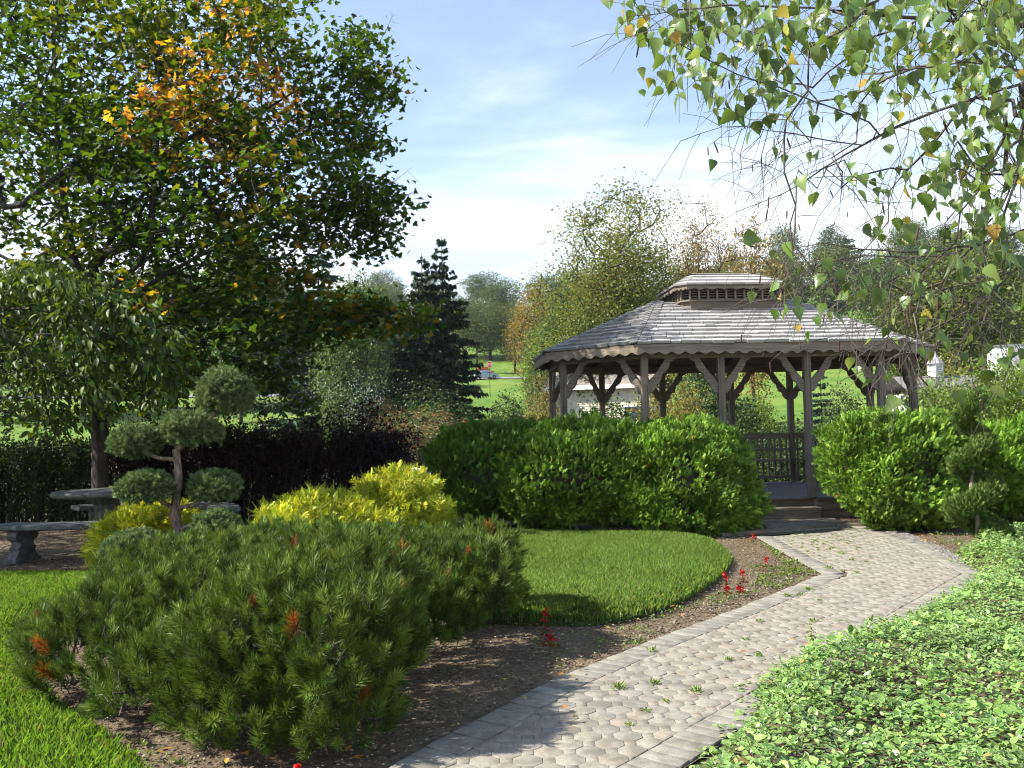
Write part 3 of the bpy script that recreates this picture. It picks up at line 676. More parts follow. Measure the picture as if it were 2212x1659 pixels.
    for i in range(12):
        if i == op: continue
        a = Vector((*posts[i], 0)); b = Vector((*posts[(i+1) % 12], 0)); d = (b-a).normalized(); a2 = a+d*.056; b2 = b-d*.056; ln = (b2-a2).length
        mb = MB()
        def rail(z, wd_, ht, off=0): mb.beam(a2+Vector((0, 0, ZD+z)), b2+Vector((0, 0, ZD+z)), wd_, ht)
        rail(.975, .13, .03); rail(.915, .04, .085); rail(.655, .04, .06); rail(.105, .04, .06)
        rl = mb.build('railing', WOODH, root); n = int(ln/.118)
        bal = MB()
        for k in range(n):
            p = a2+d*(ln*(k+.5)/n); g = rng.uniform(.85, 1.1)
            bal.box((p.x, p.y, ZD+.38), (.036, .036, .49), math.atan2(d.y, d.x), (g, g, g)); bal.box((p.x, p.y, ZD+.779), (.036, .036, .187), math.atan2(d.y, d.x), (g, g, g))
        bal.build('balusters', WOODV, rl)
        nn = Vector((0, 0, 1)).cross(d); 
        if i in (3, 4, 5, 6, 7, 8, 9, 10):
            bs = MB()
            for k in range(3):
                o2 = nn*(.10+.125*k); sh_ = .08+.05*k; bs.beam(a2+d*sh_+o2+Vector((0, 0, ZD+.45)), b2-d*sh_+o2+Vector((0, 0, ZD+.45)), .115, .035)
            bs.build('bench_seat', WOODH, root)
    # rafters and ceiling
    def rafter(a, b): rf = MB(); rf.beam(a, b, .05, .09, (.6, .55, .5)); rf.build('rafter', WOODH, root)
    for i in range(8): rafter((*[v*.985 for v in eave[i]], ZE-.07), (*top[i], ZT-.09))
    for x in (-.70, .70):
        for s in (-1, 1): rafter((x, s*RE*.97, ZE-.07), (x, s*.08, ZT-.09))
    # cupola
    def cring(f, e, a_, k): return [(-f, -a_), (f, -a_), (e, -k), (e, k), (f, a_), (-f, a_), (-e, k), (-e, -k)]
    cup = MB(); base = cring(.78, .90, .60, .48); cup.prism(base, 3.36, 3.625, (.75, .75, .75)); cw = cup.build('cupola', WOODH, root)
    sill = MB(); sill.prism(cring(.82, .95, .65, .52), 3.627, 3.65); sill.prism(cring(.80, .92, .62, .50), 3.84, 3.88); sill.build('sill', WOODH, cw)
    cz = cring(.80, .92, .62, .50); inner = cring(.75, .87, .57, .45)
    core = MB(); core.prism(cring(.69, .79, .50, .40), 3.63, 3.86, (.25, .25, .25)); core.build('louvre_back', WOODH, cw)
    for i in range(8):
        a = Vector((*cz[i], 0)); b = Vector((*cz[(i+1) % 8], 0)); a3 = Vector((*inner[i], 0)); b3 = Vector((*inner[(i+1) % 8], 0)); ln = (b-a).length; n = 10 if i in (0, 4) else max(1, round(ln/.17)); d = (b-a).normalized(); mu = MB(); lv = MB()
        for k in range(n+1):
            if i % 2 and k in (0, n): continue
            p = a.lerp(b, k/n); mu = MB(); mu.box((p.x, p.y, 3.745), (.03, .03, .188), math.atan2(d.y, d.x)); mu.build('mullion', WOODV, cw)
        for k in range(4): z = 3.675+.045*k; lv.beam(a3+Vector((0, 0, z)), b3+Vector((0, 0, z)), .035, .014)
        lv.build('louvre', WOODH, cw)
    # cupola roof
    e2 = cring(.89, 1.07, .76, .57); t2 = cring(.52, .62, .14, .08); ZE2, ZT2 = 3.895, 4.17
    cs = MB()
    for i in range(8):
        a = Vector((*e2[i], ZE2)); b = Vector((*e2[(i+1) % 8], ZE2)); ta = Vector((*t2[i], ZT2)); tb = Vector((*t2[(i+1) % 8], ZT2)); nr = (b-a).cross(ta-a).normalized(); rows = 3
        cs.add([a-nr*.02, b-nr*.02, tb-nr*.02, ta-nr*.02], [(0, 1, 2, 3)], (.5, .5, .5))
        for r in range(rows):
            t0 = r/rows; t1 = min((r+1.25)/rows, 1); A = a.lerp(ta, t0); B = b.lerp(tb, t0); A1 = a.lerp(ta, t1); B1 = b.lerp(tb, t1); ln = (B-A).length; s = -rng.uniform(0, .1)
            while s < ln:
                wd_ = rng.uniform(.15, .26); s0 = max(0, s)/ln; s1 = min(ln, s+wd_-.006)/ln
                if s1 > s0+.01:
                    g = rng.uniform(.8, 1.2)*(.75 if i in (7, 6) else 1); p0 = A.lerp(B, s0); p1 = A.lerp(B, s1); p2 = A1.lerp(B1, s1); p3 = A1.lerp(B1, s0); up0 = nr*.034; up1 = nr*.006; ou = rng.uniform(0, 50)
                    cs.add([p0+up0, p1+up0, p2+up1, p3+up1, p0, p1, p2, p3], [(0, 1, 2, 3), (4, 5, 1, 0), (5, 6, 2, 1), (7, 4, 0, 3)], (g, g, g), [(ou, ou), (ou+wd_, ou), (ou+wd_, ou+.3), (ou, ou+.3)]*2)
                s += wd_
    for k in range(9):                                       # ridge boards
        x = -.60+1.02*k/9; g = rng.uniform(.6, .9)
        for s in (-1, 1): cs.add([(x, 0, ZT2+.06), (x+.19, 0, ZT2+.05), (x+.19, s*.17, ZT2+.005), (x, s*.17, ZT2+.015)], [(0, 1, 2, 3) if s < 0 else (3, 2, 1, 0)], (g, g, g), [(x, 0), (x+.2, 0), (x+.2, .4), (x, .4)])
    cs.build('cupola_roof', SHING, cw)
    cf = MB(); f2 = cring(.87, 1.04, .73, .55)
    for i in range(8):
        a = Vector((*f2[i], ZE2)); b = Vector((*f2[(i+1) % 8], ZE2)); d = (b-a); ln = d.length; d.normalize(); nn = d.cross(Vector((0, 0, 1))); ns = max(3, round(ln/.22)); vs = []; fs = []
        for k in range(ns*6+1):
            zb = -.072-.014*math.cos(2*PI*k/6); x = ln*k/(ns*6)
            for o2 in (-.01, .01): vs += [a+d*x+nn*o2+Vector((0, 0, .012)), a+d*x+nn*o2+Vector((0, 0, zb))]
        for k in range(ns*6):
            p_ = k*4; r_ = p_+4; fs += [(p_, r_, r_+1, p_+1), (p_+3, r_+3, r_+2, p_+2), (p_+1, r_+1, r_+3, p_+3)]
        cf.add(vs, fs, (.9, .88, .85))
    cf.build('cupola_fascia', WOODH, cw)
    return root, c
gaz, GC = gazebo()
# ------------------------------------------------------------------ clipped shrubs
def lumpy(rng, nd=7, amp=.12):
    ds = rdir(rng, nd); ph = rng.uniform(0, 6, nd); fr = rng.uniform(2.2, 5, nd)
    d2 = rdir(rng, 8); p2 = rng.uniform(0, 6, 8)
    def f(d): return 1+amp*np.mean(np.sin(fr*(d@ds.T)+ph), axis=1)*1.9+amp*.5*np.mean(np.sin(15*(d@d2.T)+p2), axis=1)*2
    return f
def ellipsoid_pts(rng, n, rx, ry, rz, sq=1.0, f=None, low=-.75):
    d = rdir(rng, int(n*1.6)); d = d[d[:, 2] > low][:n]; k = f(d) if f else np.ones(len(d))
    dd = np.sign(d)*np.abs(d)**sq; dd = dd/np.maximum(1e-6, np.linalg.norm(dd, axis=1, keepdims=True)**(1.0 if sq == 1 else .75))
    p = dd*np.array([rx, ry, rz])*k[:, None]; nn = nrm(dd/np.array([rx, ry, rz]))
    return p, nn
def shrub(name, label, cat, c, r, n, size, cols, seed, temps=SPRAYS, mat=CONIF, up=.75, group=None, low=-.8, sq=.8, amp=.12, core=True, out_=.7, droop=0, wts=None, depth=.10, extra=None, jitter=.35):
    rng = np.random.default_rng(seed); acc = Acc(); f = lumpy(rng, 9, amp); rx, ry, rz = r
    p, nn = ellipsoid_pts(rng, n, rx, ry, rz, sq, f, low); n = len(p)
    p = p*(1-depth*rng.random((n, 1))**1.5); p = p+np.array(c); p[:, 2] = np.maximum(p[:, 2], .02)
    d = nrm(nn*out_+np.array([0, 0, up-droop])+rng.normal(size=(n, 3))*jitter)
    nh = nrm(np.cross(d, rng.normal(size=(n, 3))*.6+np.array([0, 0, 1.0])))
    C = palette(rng, n, cols, wts)
    C = C*(1+.28*np.sin(p[:, :1]*5+seed)*np.sin(p[:, 2:]*6+p[:, 1:2]*3)); odd = rng.random(n) < .004; C[odd] = np.array([.30, .16, .05])
    multi(acc, temps, rng, d, nh, size*rng.uniform(.45, 1.6, n), p, C)
    if core:                               # dense inner twigs that close the view through the bush
        m = int(n*.22); q, nq = ellipsoid_pts(rng, m, rx*.86, ry*.86, rz*.88, sq, f, low); q = q+np.array(c); q[:, 2] = np.maximum(q[:, 2], .03)
        multi(acc, temps, rng, nrm(nq+rdir(rng, len(q))*.6), rdir(rng, len(q)), size*1.1*rng.uniform(.7, 1.2, len(q)), q, palette(rng, len(q), cols, wts))
        bpts, _ = ellipsoid_pts(rng, 1, 1, 1, 1)
        # woody heart
        na, nb = 20, 10; TV = []
        for j in range(nb+1):
            for i in range(na):
                th = PI*j/nb; ph = 2*PI*i/na; TV.append((math.sin(th)*math.cos(ph), math.sin(th)*math.sin(ph), math.cos(th)))
        TV = np.array(TV); kk = f(TV); dd = np.sign(TV)*np.abs(TV)**sq; dd = dd/np.maximum(1e-6, np.linalg.norm(dd, axis=1, keepdims=True)**(1.0 if sq == 1 else .75))
        TV = dd*np.array([rx, ry, rz])*.78*kk[:, None]+np.array(c); TV[:, 2] = np.maximum(TV[:, 2], .0)
        Fq = np.array([(j*na+i, j*na+(i+1) % na, (j+1)*na+(i+1) % na, (j+1)*na+i) for j in range(nb) for i in range(na)])
        acc.add(TV, [Fq], np.array([.05, .04, .02]))
    if extra: extra(acc, rng)
    o = acc.build(name, mat); tag(o, label, cat, group); return o
AG = ((.10, .20, .02), (.16, .29, .03), (.24, .38, .045), (.06, .13, .012))
def bp_(xl, xr, ytop, Y, ry=None, hz0=0.0):
    """centre and radii of a mound whose outline spans xl..xr and tops at ytop, centre distance Y"""
    a = P(xl, 1000, Y); b = P(xr, 1000, Y); tp = P((xl+xr)/2, ytop, Y)[2]; rx = (b[0]-a[0])/2
    return ((a[0]+b[0])/2, Y), rx, tp
def arbor(xl, xr, ytop, Y, ry, label, seed, n=9000, cols=AG, size=.085):
    (x, y), rx, tp = bp_(xl, xr, ytop, Y)
    cz = tp*.50; return shrub('arborvitae', label, 'shrub', (x, y, cz), (rx, ry, tp-cz+.0), int(n*2.6), size, cols, seed, group='clipped arborvitae around the gazebo', low=-.97, sq=.68, amp=.19, depth=.17, jitter=.42)
arbor(925, 1260, 912, 13.0, .85, 'darkest clipped arborvitae at the left end of the row in front of the gazebo', 31, 8500, ((.05, .12, .012), (.075, .165, .015), (.10, .2, .02)))  # darker greens than its neighbours: the maple's shade is put into the colour
arbor(1068, 1420, 916, 12.3, .85, 'bright green rounded arborvitae in the middle of the row left of the gazebo entrance', 32, 10500)
arbor(1300, 1634, 916, 12.1, .85, 'rounded arborvitae beside the gazebo entrance, bulging over the left side of the path', 33, 10500)
arbor(1795, 2100, 892, 12.0, .85, 'big rounded arborvitae right of the gazebo entrance with a few brown twigs at its foot', 34, 11500)
arbor(2040, 2330, 905, 12.6, .85, 'bright arborvitae at the right edge, standing behind the spiral juniper', 35, 8500, ((.08, .18, .012), (.13, .26, .018), (.17, .31, .025)))
YG = ((.42, .44, .022), (.52, .51, .04), (.31, .37, .018), (.19, .26, .015))
PL = {41: [(215, 1150), (330, 1092), (400, 1085)], 42: [(575, 1085), (600, 1095), (690, 1062)], 43: [(850, 1018), (843, 1030), (800, 1050), (905, 1062)]}
def gold(xl, xr, ytop, Y, ry, label, seed, n=3600, size=.135):
    (x, y), rx, tp = bp_(xl, xr, ytop, Y)
    def plumes(acc, rng):
        for (px, py) in PL.get(seed, []):
            c = P(px, py, Y); m = 60; t = rng.random(m)**.8; q = np.array([c[0], Y, c[2]])+np.stack([rng.normal(size=m)*.03, rng.normal(size=m)*.03, -.22*t], 1)
            multi(acc, THREADS+SPRAYS, rng, nrm(rng.normal(size=(m, 3))*.6+np.array([0, 0, .6])), rdir(rng, m), .09*rng.uniform(.6, 1.2, m), q, palette(rng, m, YG))
    return shrub('golden_cypress', label, 'shrub', (x, y, tp*.40), (rx, ry, tp*.56), int(n*1.5), size*.8, YG, seed, THREADS+SPRAYS, CONIF, .15, 'golden threadleaf cypresses', -.95, .85, .36, out_=.9, wts=(3, 3, 3, 2), depth=.25, jitter=.7, extra=plumes)
gold(245, 440, 1085, 9.75, .55, 'golden threadleaf cypress behind the trunk of the cloud-pruned pine', 41)
gold(545, 835, 1072, 8.9, .55, 'golden threadleaf cypress with feathery tips, left of the pair behind the mugo pine', 42, 4200)
gold(745, 968, 1035, 9.6, .6, 'taller golden threadleaf cypress with a tuft sticking up, beside the dark arborvitae', 43, 4200)
# feathery leader on the taller one
def tuft(x, y, Y, n, spread, label):
    pass
# ------------------------------------------------------------------ mugo pines
MG = ((.075, .125, .018), (.105, .17, .026), (.15, .22, .04), (.05, .09, .012))
def mugo(name, label, lobes, n, seed, base, size=.115):
    rng = np.random.default_rng(seed); root = empty(name, (0, 0, 0)); tag(root, label, 'pine', 'mugo pines')
    L_ = np.array(lobes); vol = L_[:, 3]*L_[:, 4]+.0; cnt = (n*vol/vol.sum()).astype(int); Ps = []; Ns = []
    for i, (cx, cy, cz, rx, ry, rz) in enumerate(lobes):
        m = cnt[i]; d = rdir(rng, m*2); d = d[d[:, 2] > -.35][:m]; k = 1-.38*rng.random(len(d))**1.6; k *= 1+.10*np.sin(d[:, 0]*7+i)*np.sin(d[:, 1]*6+2*i); p = np.array([cx, cy, cz])+d*np.array([rx, ry, rz])*k[:, None]
        ok = p[:, 2] > .05
        for j, (ax, ay, az, bx, by, bz) in enumerate(lobes):
            if j != i:
                q = (p-np.array([ax, ay, az]))/np.array([bx, by, bz]); ok &= (np.linalg.norm(q, axis=1) > .72)
        Ps.append(p[ok]); Ns.append(nrm(d[ok]/np.array([rx, ry, rz])))
    p = np.concatenate(Ps); nn = np.concatenate(Ns); n = len(p)
    # a clump noise gives tiers of branches with dark gaps
    g = np.sin(p[:, 0]*6.3+1.1)*np.sin(p[:, 1]*7.1+.4)+np.sin(p[:, 2]*9+p[:, 0]*5)*.6; keep = (g+rng.normal(size=n)*.5) > -.85; p, nn = p[keep], nn[keep]; n = len(p)
    d = nrm(nn*.75+np.array([0, 0, .85])+rng.normal(size=(n, 3))*.30); S = size*rng.uniform(.55, 1.4, n)
    C = palette(rng, n, MG); br = rng.random(n) < .010; C[br] = np.array([.32, .10, .02])
    acc = Acc(); multi(acc, SHOOTS, rng, d, rdir(rng, n), S, p-d*S[:, None]*.5, C)
    acc.build('needles', NEEDLE, root)
    st = Acc(); trg = p-d*S[:, None]*.45; sub = rng.random(n) < .55
    V, par, rad, kids = skeleton([[tuple(base), (base[0], base[1], .12)]], trg[sub], rng, .16, -.05, .0035, 2.4, 0, .2)
    skel_mesh(st, V, par, rad, 4, maxr=.035)
    # the twig that carries each tuft
    T = np.array([(-.02, -.3, 0), (.02, -.3, 0), (.015, .9, 0), (-.015, .9, 0), (0, -.3, .03), (0, .9, .02)]); Ft = [np.array([(0, 1, 2, 3), (1, 4, 5, 2), (4, 0, 3, 5)])]
    Vt, FF = scatter(T, Ft, frames(d, rdir(rng, n)), S, p-d*S[:, None]*.5); st.add(Vt, FF)
    st.build('branches', BARKL, root); return root
def lob(x, y, Y, rx, ry, rz):
    p = P(x, y, Y); k = Y/1836.; return (p[0], Y, max(p[2], .12), rx*k, ry, rz)
mugo('mugo_pine', 'large sprawling mugo pine in the front, its dark needle tufts spilling over the bed', [
    lob(260, 1400, 5.0, 180, .5, .32), lob(430, 1370, 5.3, 250, .7, .42), lob(640, 1400, 4.4, 240, .5, .42), lob(600, 1530, 4.25, 240, .42, .33), lob(370, 1480, 4.5, 150, .4, .28),
    lob(745, 1400, 4.2, 150, .42, .36), lob(720, 1290, 4.8, 190, .5, .36), lob(440, 1280, 6.2, 240, .6, .38), lob(150, 1385, 5.2, 95, .3, .20), lob(730, 1570, 4.05, 120, .25, .24)], 7200, 51, (-1.5, 4.9, 0), .115)
mugo('mugo_pine', 'smaller mugo pine behind, at the near edge of the oval lawn beside the red flowers', [
    lob(960, 1270, 6.0, 160, .55, .34), lob(1030, 1270, 5.9, 100, .4, .30), lob(800, 1240, 6.6, 200, .5, .32), lob(880, 1330, 5.5, 150, .4, .30), lob(1040, 1210, 6.6, 90, .4, .26), lob(600, 1215, 7.2, 150, .4, .30)], 3200, 52, (-.45, 6.2, 0), .115)
# ------------------------------------------------------------------ cloud pruned pine
def cloud_pine():
    rng = np.random.default_rng(61); Y = 9.0; base = P(398, 1215, Y); base[2] = 0
    root = empty('cloud_pruned_pine', base); tag(root, 'cloud-pruned pine with seven clipped needle pads on a bare leaning trunk', 'topiary tree')
    def L_(x, y, dy=0): return P(x, y, Y+dy)-base
    tr = [(0, 0, 0), L_(394, 1175), L_(374, 1110), L_(388, 1040), L_(380, 970)]
    pads = [((480, 853), 60, 48, .3, 0), ((412, 932), 66, 36, .3, .1), ((290, 956), 52, 32, .26, 0), ((313, 1056), 55, 34, .28, -.15), ((466, 1054), 50, 34, .28, .1), ((466, 1138), 48, 30, .26, -.2), ((288, 1190), 62, 38, .28, -.35)]
    limbs = [tr, [L_(384, 970), L_(400, 950), L_(440, 925), L_(466, 890), L_(478, 860)], [L_(384, 975), L_(398, 960, .1), L_(412, 940, .1)], [L_(383, 990), L_(350, 992), L_(310, 975), L_(290, 960)],
             [L_(378, 1100), L_(350, 1085, -.1), L_(320, 1062, -.15)], [L_(380, 1100), L_(425, 1088, .05), L_(462, 1060, .1)], [L_(388, 1145), L_(420, 1130, -.1), L_(460, 1142, -.2)], [L_(392, 1170), L_(345, 1188, -.25), L_(292, 1195, -.35)]]
    acc = Acc()
    for i, l in enumerate(limbs):
        q = np.array(l); k = 16; t = np.linspace(0, len(q)-1, k); s = np.stack([np.interp(t, np.arange(len(q)), q[:, c]) for c in range(3)], 1)
        for _ in range(3): s[1:-1] = (s[:-2]+2*s[1:-1]+s[2:])/4
        s[1:-1] += rng.normal(size=s[1:-1].shape)*.004
        r = np.linspace(.062, .034, k) if i == 0 else np.linspace(.026 if i != 1 else .034, .014, k)
        V, F = tube_np(s, r*rng.uniform(.92, 1.1, k), 10); acc.add(V, [F])
    acc.build('trunk', BARKP, root, True)
    PC = ((.11, .17, .065), (.155, .225, .085), (.23, .30, .13), (.075, .12, .045))
    for (x, y), rx, rz, ry, dy in pads:
        a = Acc(); c = L_(x, y, dy); kx = (Y+dy)/1836; n = int(1500*(rx*rz)/2400); d = rdir(rng, n*2); d = d[d[:, 2] > -.5][:n]; n = len(d); fl = lumpy(rng, 6, .2)
        k = (1-.18*rng.random(n))*fl(d); p = c+d*np.array([rx*kx*.85, ry*.9, rz*kx*.86])*k[:, None]; dd = nrm(d/np.array([rx*kx, ry, rz*kx])*.25+np.array([0, 0, .35])+rng.normal(size=(n, 3))*.5)
        multi(a, SHOOTD, rng, dd, rdir(rng, n), .062*rng.uniform(.7, 1.2, n), p, palette(rng, n, PC))
        d2 = rdir(rng, 260); p2 = c+d2*np.array([rx*kx*.62, ry*.62, rz*kx*.55]); multi(a, SHOOTD, rng, rdir(rng, 260), rdir(rng, 260), .09, p2, palette(rng, 260, PC))
        a.build('needle_pad', NEEDLE, root)
cloud_pine()
# ------------------------------------------------------------------ spiral juniper
def spiral():
    rng = np.random.default_rng(66); Y = 9.9; base = G(2112, 1188); Y = base[1]; top = P(2098, 860, Y)[2]
    root = empty('spiral_juniper', (base[0], base[1], 0)); tag(root, 'slender spiral-clipped juniper standing in the bed right of the path', 'topiary tree')
    mb = MB(); pts = [(0, 0, 0), (.02, 0, .3), (-.03, .02, .7), (.02, 0, 1.1), (-.02, 0, top-.2)]; mb.tube(np.array(pts), np.array([.035, .03, .024, .018, .008]), 8); mb.build('trunk', BARKP, root, True)
    acc = Acc(); n = 17000; t = rng.random(n)**1.15; ang = -.9+t*2*PI*3.1; ht = .12+t*(top-.1); R = .20*(1-t*.6); w_ = .175*(1-t*.55)
    off = rdir(rng, n)*(w_*rng.uniform(.6, 1, n)**.5)[:, None]*np.array([1, 1, .75])
    p = np.stack([R*np.cos(ang), R*np.sin(ang)*.9, ht], 1)+off
    d = nrm(off*1.2+np.array([0, 0, .22])+rng.normal(size=(n, 3))*.05); p[:, 2] = np.maximum(p[:, 2], .06)
    multi(acc, SPRAYS, rng, d, rdir(rng, n), .06*rng.uniform(.6, 1.3, n), p, palette(rng, n, ((.08, .15, .025), (.10, .17, .03), (.14, .21, .045), (.045, .085, .015))))
    acc.build('foliage', CONIF, root)
spiral()
# ------------------------------------------------------------------ groundcover
def vinca():
    rng = np.random.default_rng(71)
    poly = smooth_poly([G(1500, 1700), G(1560, 1610), G(1640, 1540), G(1625, 1500), G(1690, 1445), G(1850, 1388), G(2000, 1318), G(2110, 1265), G(2120, 1235), G(2050, 1205), G(2130, 1165), G(2300, 1150), G(2700, 1180), G(2900, 1500), G(2600, 1900), G(1300, 1900), G(1480, 1720)], 2)
    lo = poly.min(0); hi = poly.max(0); n = 215000; x = rng.uniform(lo[0], hi[0], n); y = rng.uniform(max(lo[1], 2.6), hi[1], n); ins = in_poly(x, y, poly); d = pip_dist(x, y, poly)
    ok = ins | ((d < .09) & (rng.random(n) < .12)); x, y, d, ins = x[ok], y[ok], d[ok], ins[ok]
    # keep only what a nearby viewer can see
    vis = np.abs(x/np.maximum(y, .1)) < .82; x, y, d, ins = x[vis], y[vis], d[vis], ins[vis]; n = len(x)
    hill = .06*np.sin(x*2.2+.6)*np.sin(y*1.9+.3)+.035*np.sin(x*6.1+y*2)*np.sin(y*5.3)
    top = np.where(ins, sm(0, .30, d), 0)*(.17+1.5*hill)+.012
    lay = rng.random(n)**.55; z = top*lay+.006
    # stem clusters: leaves grow in opposite pairs round shared stem tips
    m = n//7; cxs = rng.integers(0, n, m); who = rng.integers(0, m, n); pull = rng.random(n) < .6; jit = rng.normal(size=(n, 2))*.022
    xx = np.where(pull, x[cxs[who]]+jit[:, 0], x); yy = np.where(pull, y[cxs[who]]+jit[:, 1], y); zz = np.where(pull, z[cxs[who]]+rng.normal(size=n)*.012, z)
    az = rng.uniform(0, 2*PI, n); tilt = rng.normal(size=n)*.38+.12
    dd = np.stack([np.cos(az)*np.cos(tilt), np.sin(az)*np.cos(tilt), np.sin(tilt)], 1); nh = nrm(np.stack([rng.normal(size=n)*.32-.15, rng.normal(size=n)*.32-.1, np.ones(n)], 1))
    C = palette(rng, n, ((.16, .29, .06), (.21, .35, .08), (.12, .24, .05), (.26, .38, .10), (.08, .17, .04)))
    C = C*(1+.25*np.sin(xx*4.1+np.sin(yy*3))*np.sin(yy*5.2))[:, None]; odd = rng.random(n) < .01; C[odd] = np.array([.40, .27, .08])
    acc = Acc(); sz = rng.uniform(.02, .04, n)*(1+.3*np.sin(x*3+y*2))*np.where(rng.random(n) < .12, 1.45, 1)*np.where(rng.random(n) < .3, .7, 1); multi(acc, [OVAL], rng, dd, nh, sz, np.stack([xx, yy, np.maximum(zz, .006)], 1), C, uv=True)
    tag(acc.build('groundcover', VINCA), kind='stuff')
    acc = Acc(); k = 900                                     # trailing stems over the paving edge and poking up
    for i in range(k):
        j = rng.integers(0, n); 
        if d[j] > .25 and i % 3: continue
        a = rng.uniform(0, 2*PI); p0 = np.array([x[j], y[j], z[j]]); e = p0+np.array([math.cos(a)*.12, math.sin(a)*.12, rng.uniform(-.01, .08)]); e[2] = max(e[2], .012); mid = (p0+e)/2+np.array([0, 0, .02])
        V, F = tube_np(np.array([p0, mid, e]), .0016, 3); acc.add(V, [F], np.array([.2, .26, .09]))
        q = np.repeat(np.array([mid, e]), 2, 0); q[:, 2] = np.maximum(q[:, 2], .012); dv = nrm(rng.normal(size=(4, 3))*np.array([1, 1, .3]))
        multi(acc, [OVAL], rng, dv, np.tile([0, 0, 1.], (4, 1)), .024, q, palette(rng, 4, ((.2, .34, .07), (.26, .38, .1))), uv=True)
    tag(acc.build('groundcover_runners', VINCA), kind='stuff')
    mb = MB(); mb.add([(p[0], p[1], .006) for p in poly], [tuple(range(len(poly)))]); tag(mb.build('groundcover_soil', SOIL), kind='structure')
vinca()
# ------------------------------------------------------------------ red flowers and leaf litter
def salvia(x, y, label, h=.13, seed=0, side=False):
    rng = np.random.default_rng(seed+900); c = G(x, y); root = empty('red_salvia', c); tag(root, label, 'flower', 'red salvia flowers along the bed')
    acc = Acc(); V, F = tube_np(np.array([(0, 0, 0), (.004, 0, h*.5), (0, .003, h)]), .0022, 4); acc.add(V, [F], np.array([.12, .10, .04]))
    n = 16; p = np.stack([rng.normal(size=n)*.025, rng.normal(size=n)*.025, rng.uniform(.01, h*.4, n)], 1); multi(acc, [LEAF4], rng, nrm(rng.normal(size=(n, 3))+np.array([0, 0, .4])), rdir(rng, n), .035, p, palette(rng, n, ((.10, .16, .03), (.16, .08, .03), (.22, .05, .02))))
    acc.build('leaves', LEAF, root)
    acc = Acc(); n = 22; t = rng.random(n); p = np.stack([rng.normal(size=n)*.012*(1.2-t), rng.normal(size=n)*.012*(1.2-t), h*.62+t*h*.42], 1)
    multi(acc, [(LEAF4[0]*np.array([1.3, 1, 1]), LEAF4[1])], rng, nrm(rng.normal(size=(n, 3))+np.array([0, 0, .3])), rdir(rng, n), .028, p, palette(rng, n, ((.50, .012, .018), (.6, .03, .025), (.4, .01, .015))))
    acc.build('petals', PETAL, root)
SAL = [(1180, 1372, 'red salvia with two tufts on one stem, just right of the mugo pine', .17), (1190, 1402, 'low red salvia at the edge of the mugo pine shadow', .10), (1567, 1268, 'tallest red salvia in the soil by the tip of the oval lawn', .13), (1604, 1262, 'red salvia just right of the tallest one near the lawn tip', .12),
       (1657, 1230, 'red salvia alone in the middle of the soil bed', .11), (1627, 1172, 'small red salvia by the left end of the timber edging', .10), (1597, 1283, 'wilted low red salvia between the lawn tip and the paving', .06), (1570, 1285, 'crouched rusty red salvia below the tallest one', .06), (640, 1712, 'red salvia at the very bottom edge under the mugo pine', .10)]
for i, (x, y, lb, h) in enumerate(SAL): salvia(x, y, lb, h, i)
def litter():
    rng = np.random.default_rng(95); spots = []
    reg = [((1150, 1360), (1560, 1290), 16), ((300, 1620), (800, 1655), 10), ((1000, 1440), (1300, 1480), 8), ((1580, 1180), (1700, 1290), 9), ((20, 1215), (200, 1235), 6), ((1850, 1140), (2050, 1175), 6), ((1600, 1330), (1900, 1450), 5), ((900, 1500), (1300, 1640), 7), ((100, 1400), (330, 1600), 6)]
    for (x0, y0), (x1, y1), n in reg:
        for _ in range(n): spots.append((x0+(x1-x0)*rng.random(), y0+(y1-y0)*rng.random()))
    for i, (x, y) in enumerate(spots):
        c = G(x, y, .02); a = rng.uniform(0, 6.28); T, F = (MAPLE if rng.random() < .4 else OVAL); s = rng.uniform(.025, .05)
        R = frames(np.array([[math.cos(a), math.sin(a), rng.normal()*.2]]), np.array([[rng.normal()*.3, rng.normal()*.3, 1]])); V, FF = scatter(T-np.array([0, .5, 0]), F, R, [s], np.zeros((1, 3)))
        o = mesh('fallen_leaf', V, FF, LEAF, None, rep(palette(rng, 1, ((.55, .30, .05), (.5, .2, .05), (.4, .22, .10), (.6, .42, .08))), len(T))); o.location = (c[0], c[1], .03+.01*rng.random())
        tag(o, 'small curled yellow-brown fallen leaf lying on the soil or paving', 'leaf', 'fallen autumn leaves')
litter()
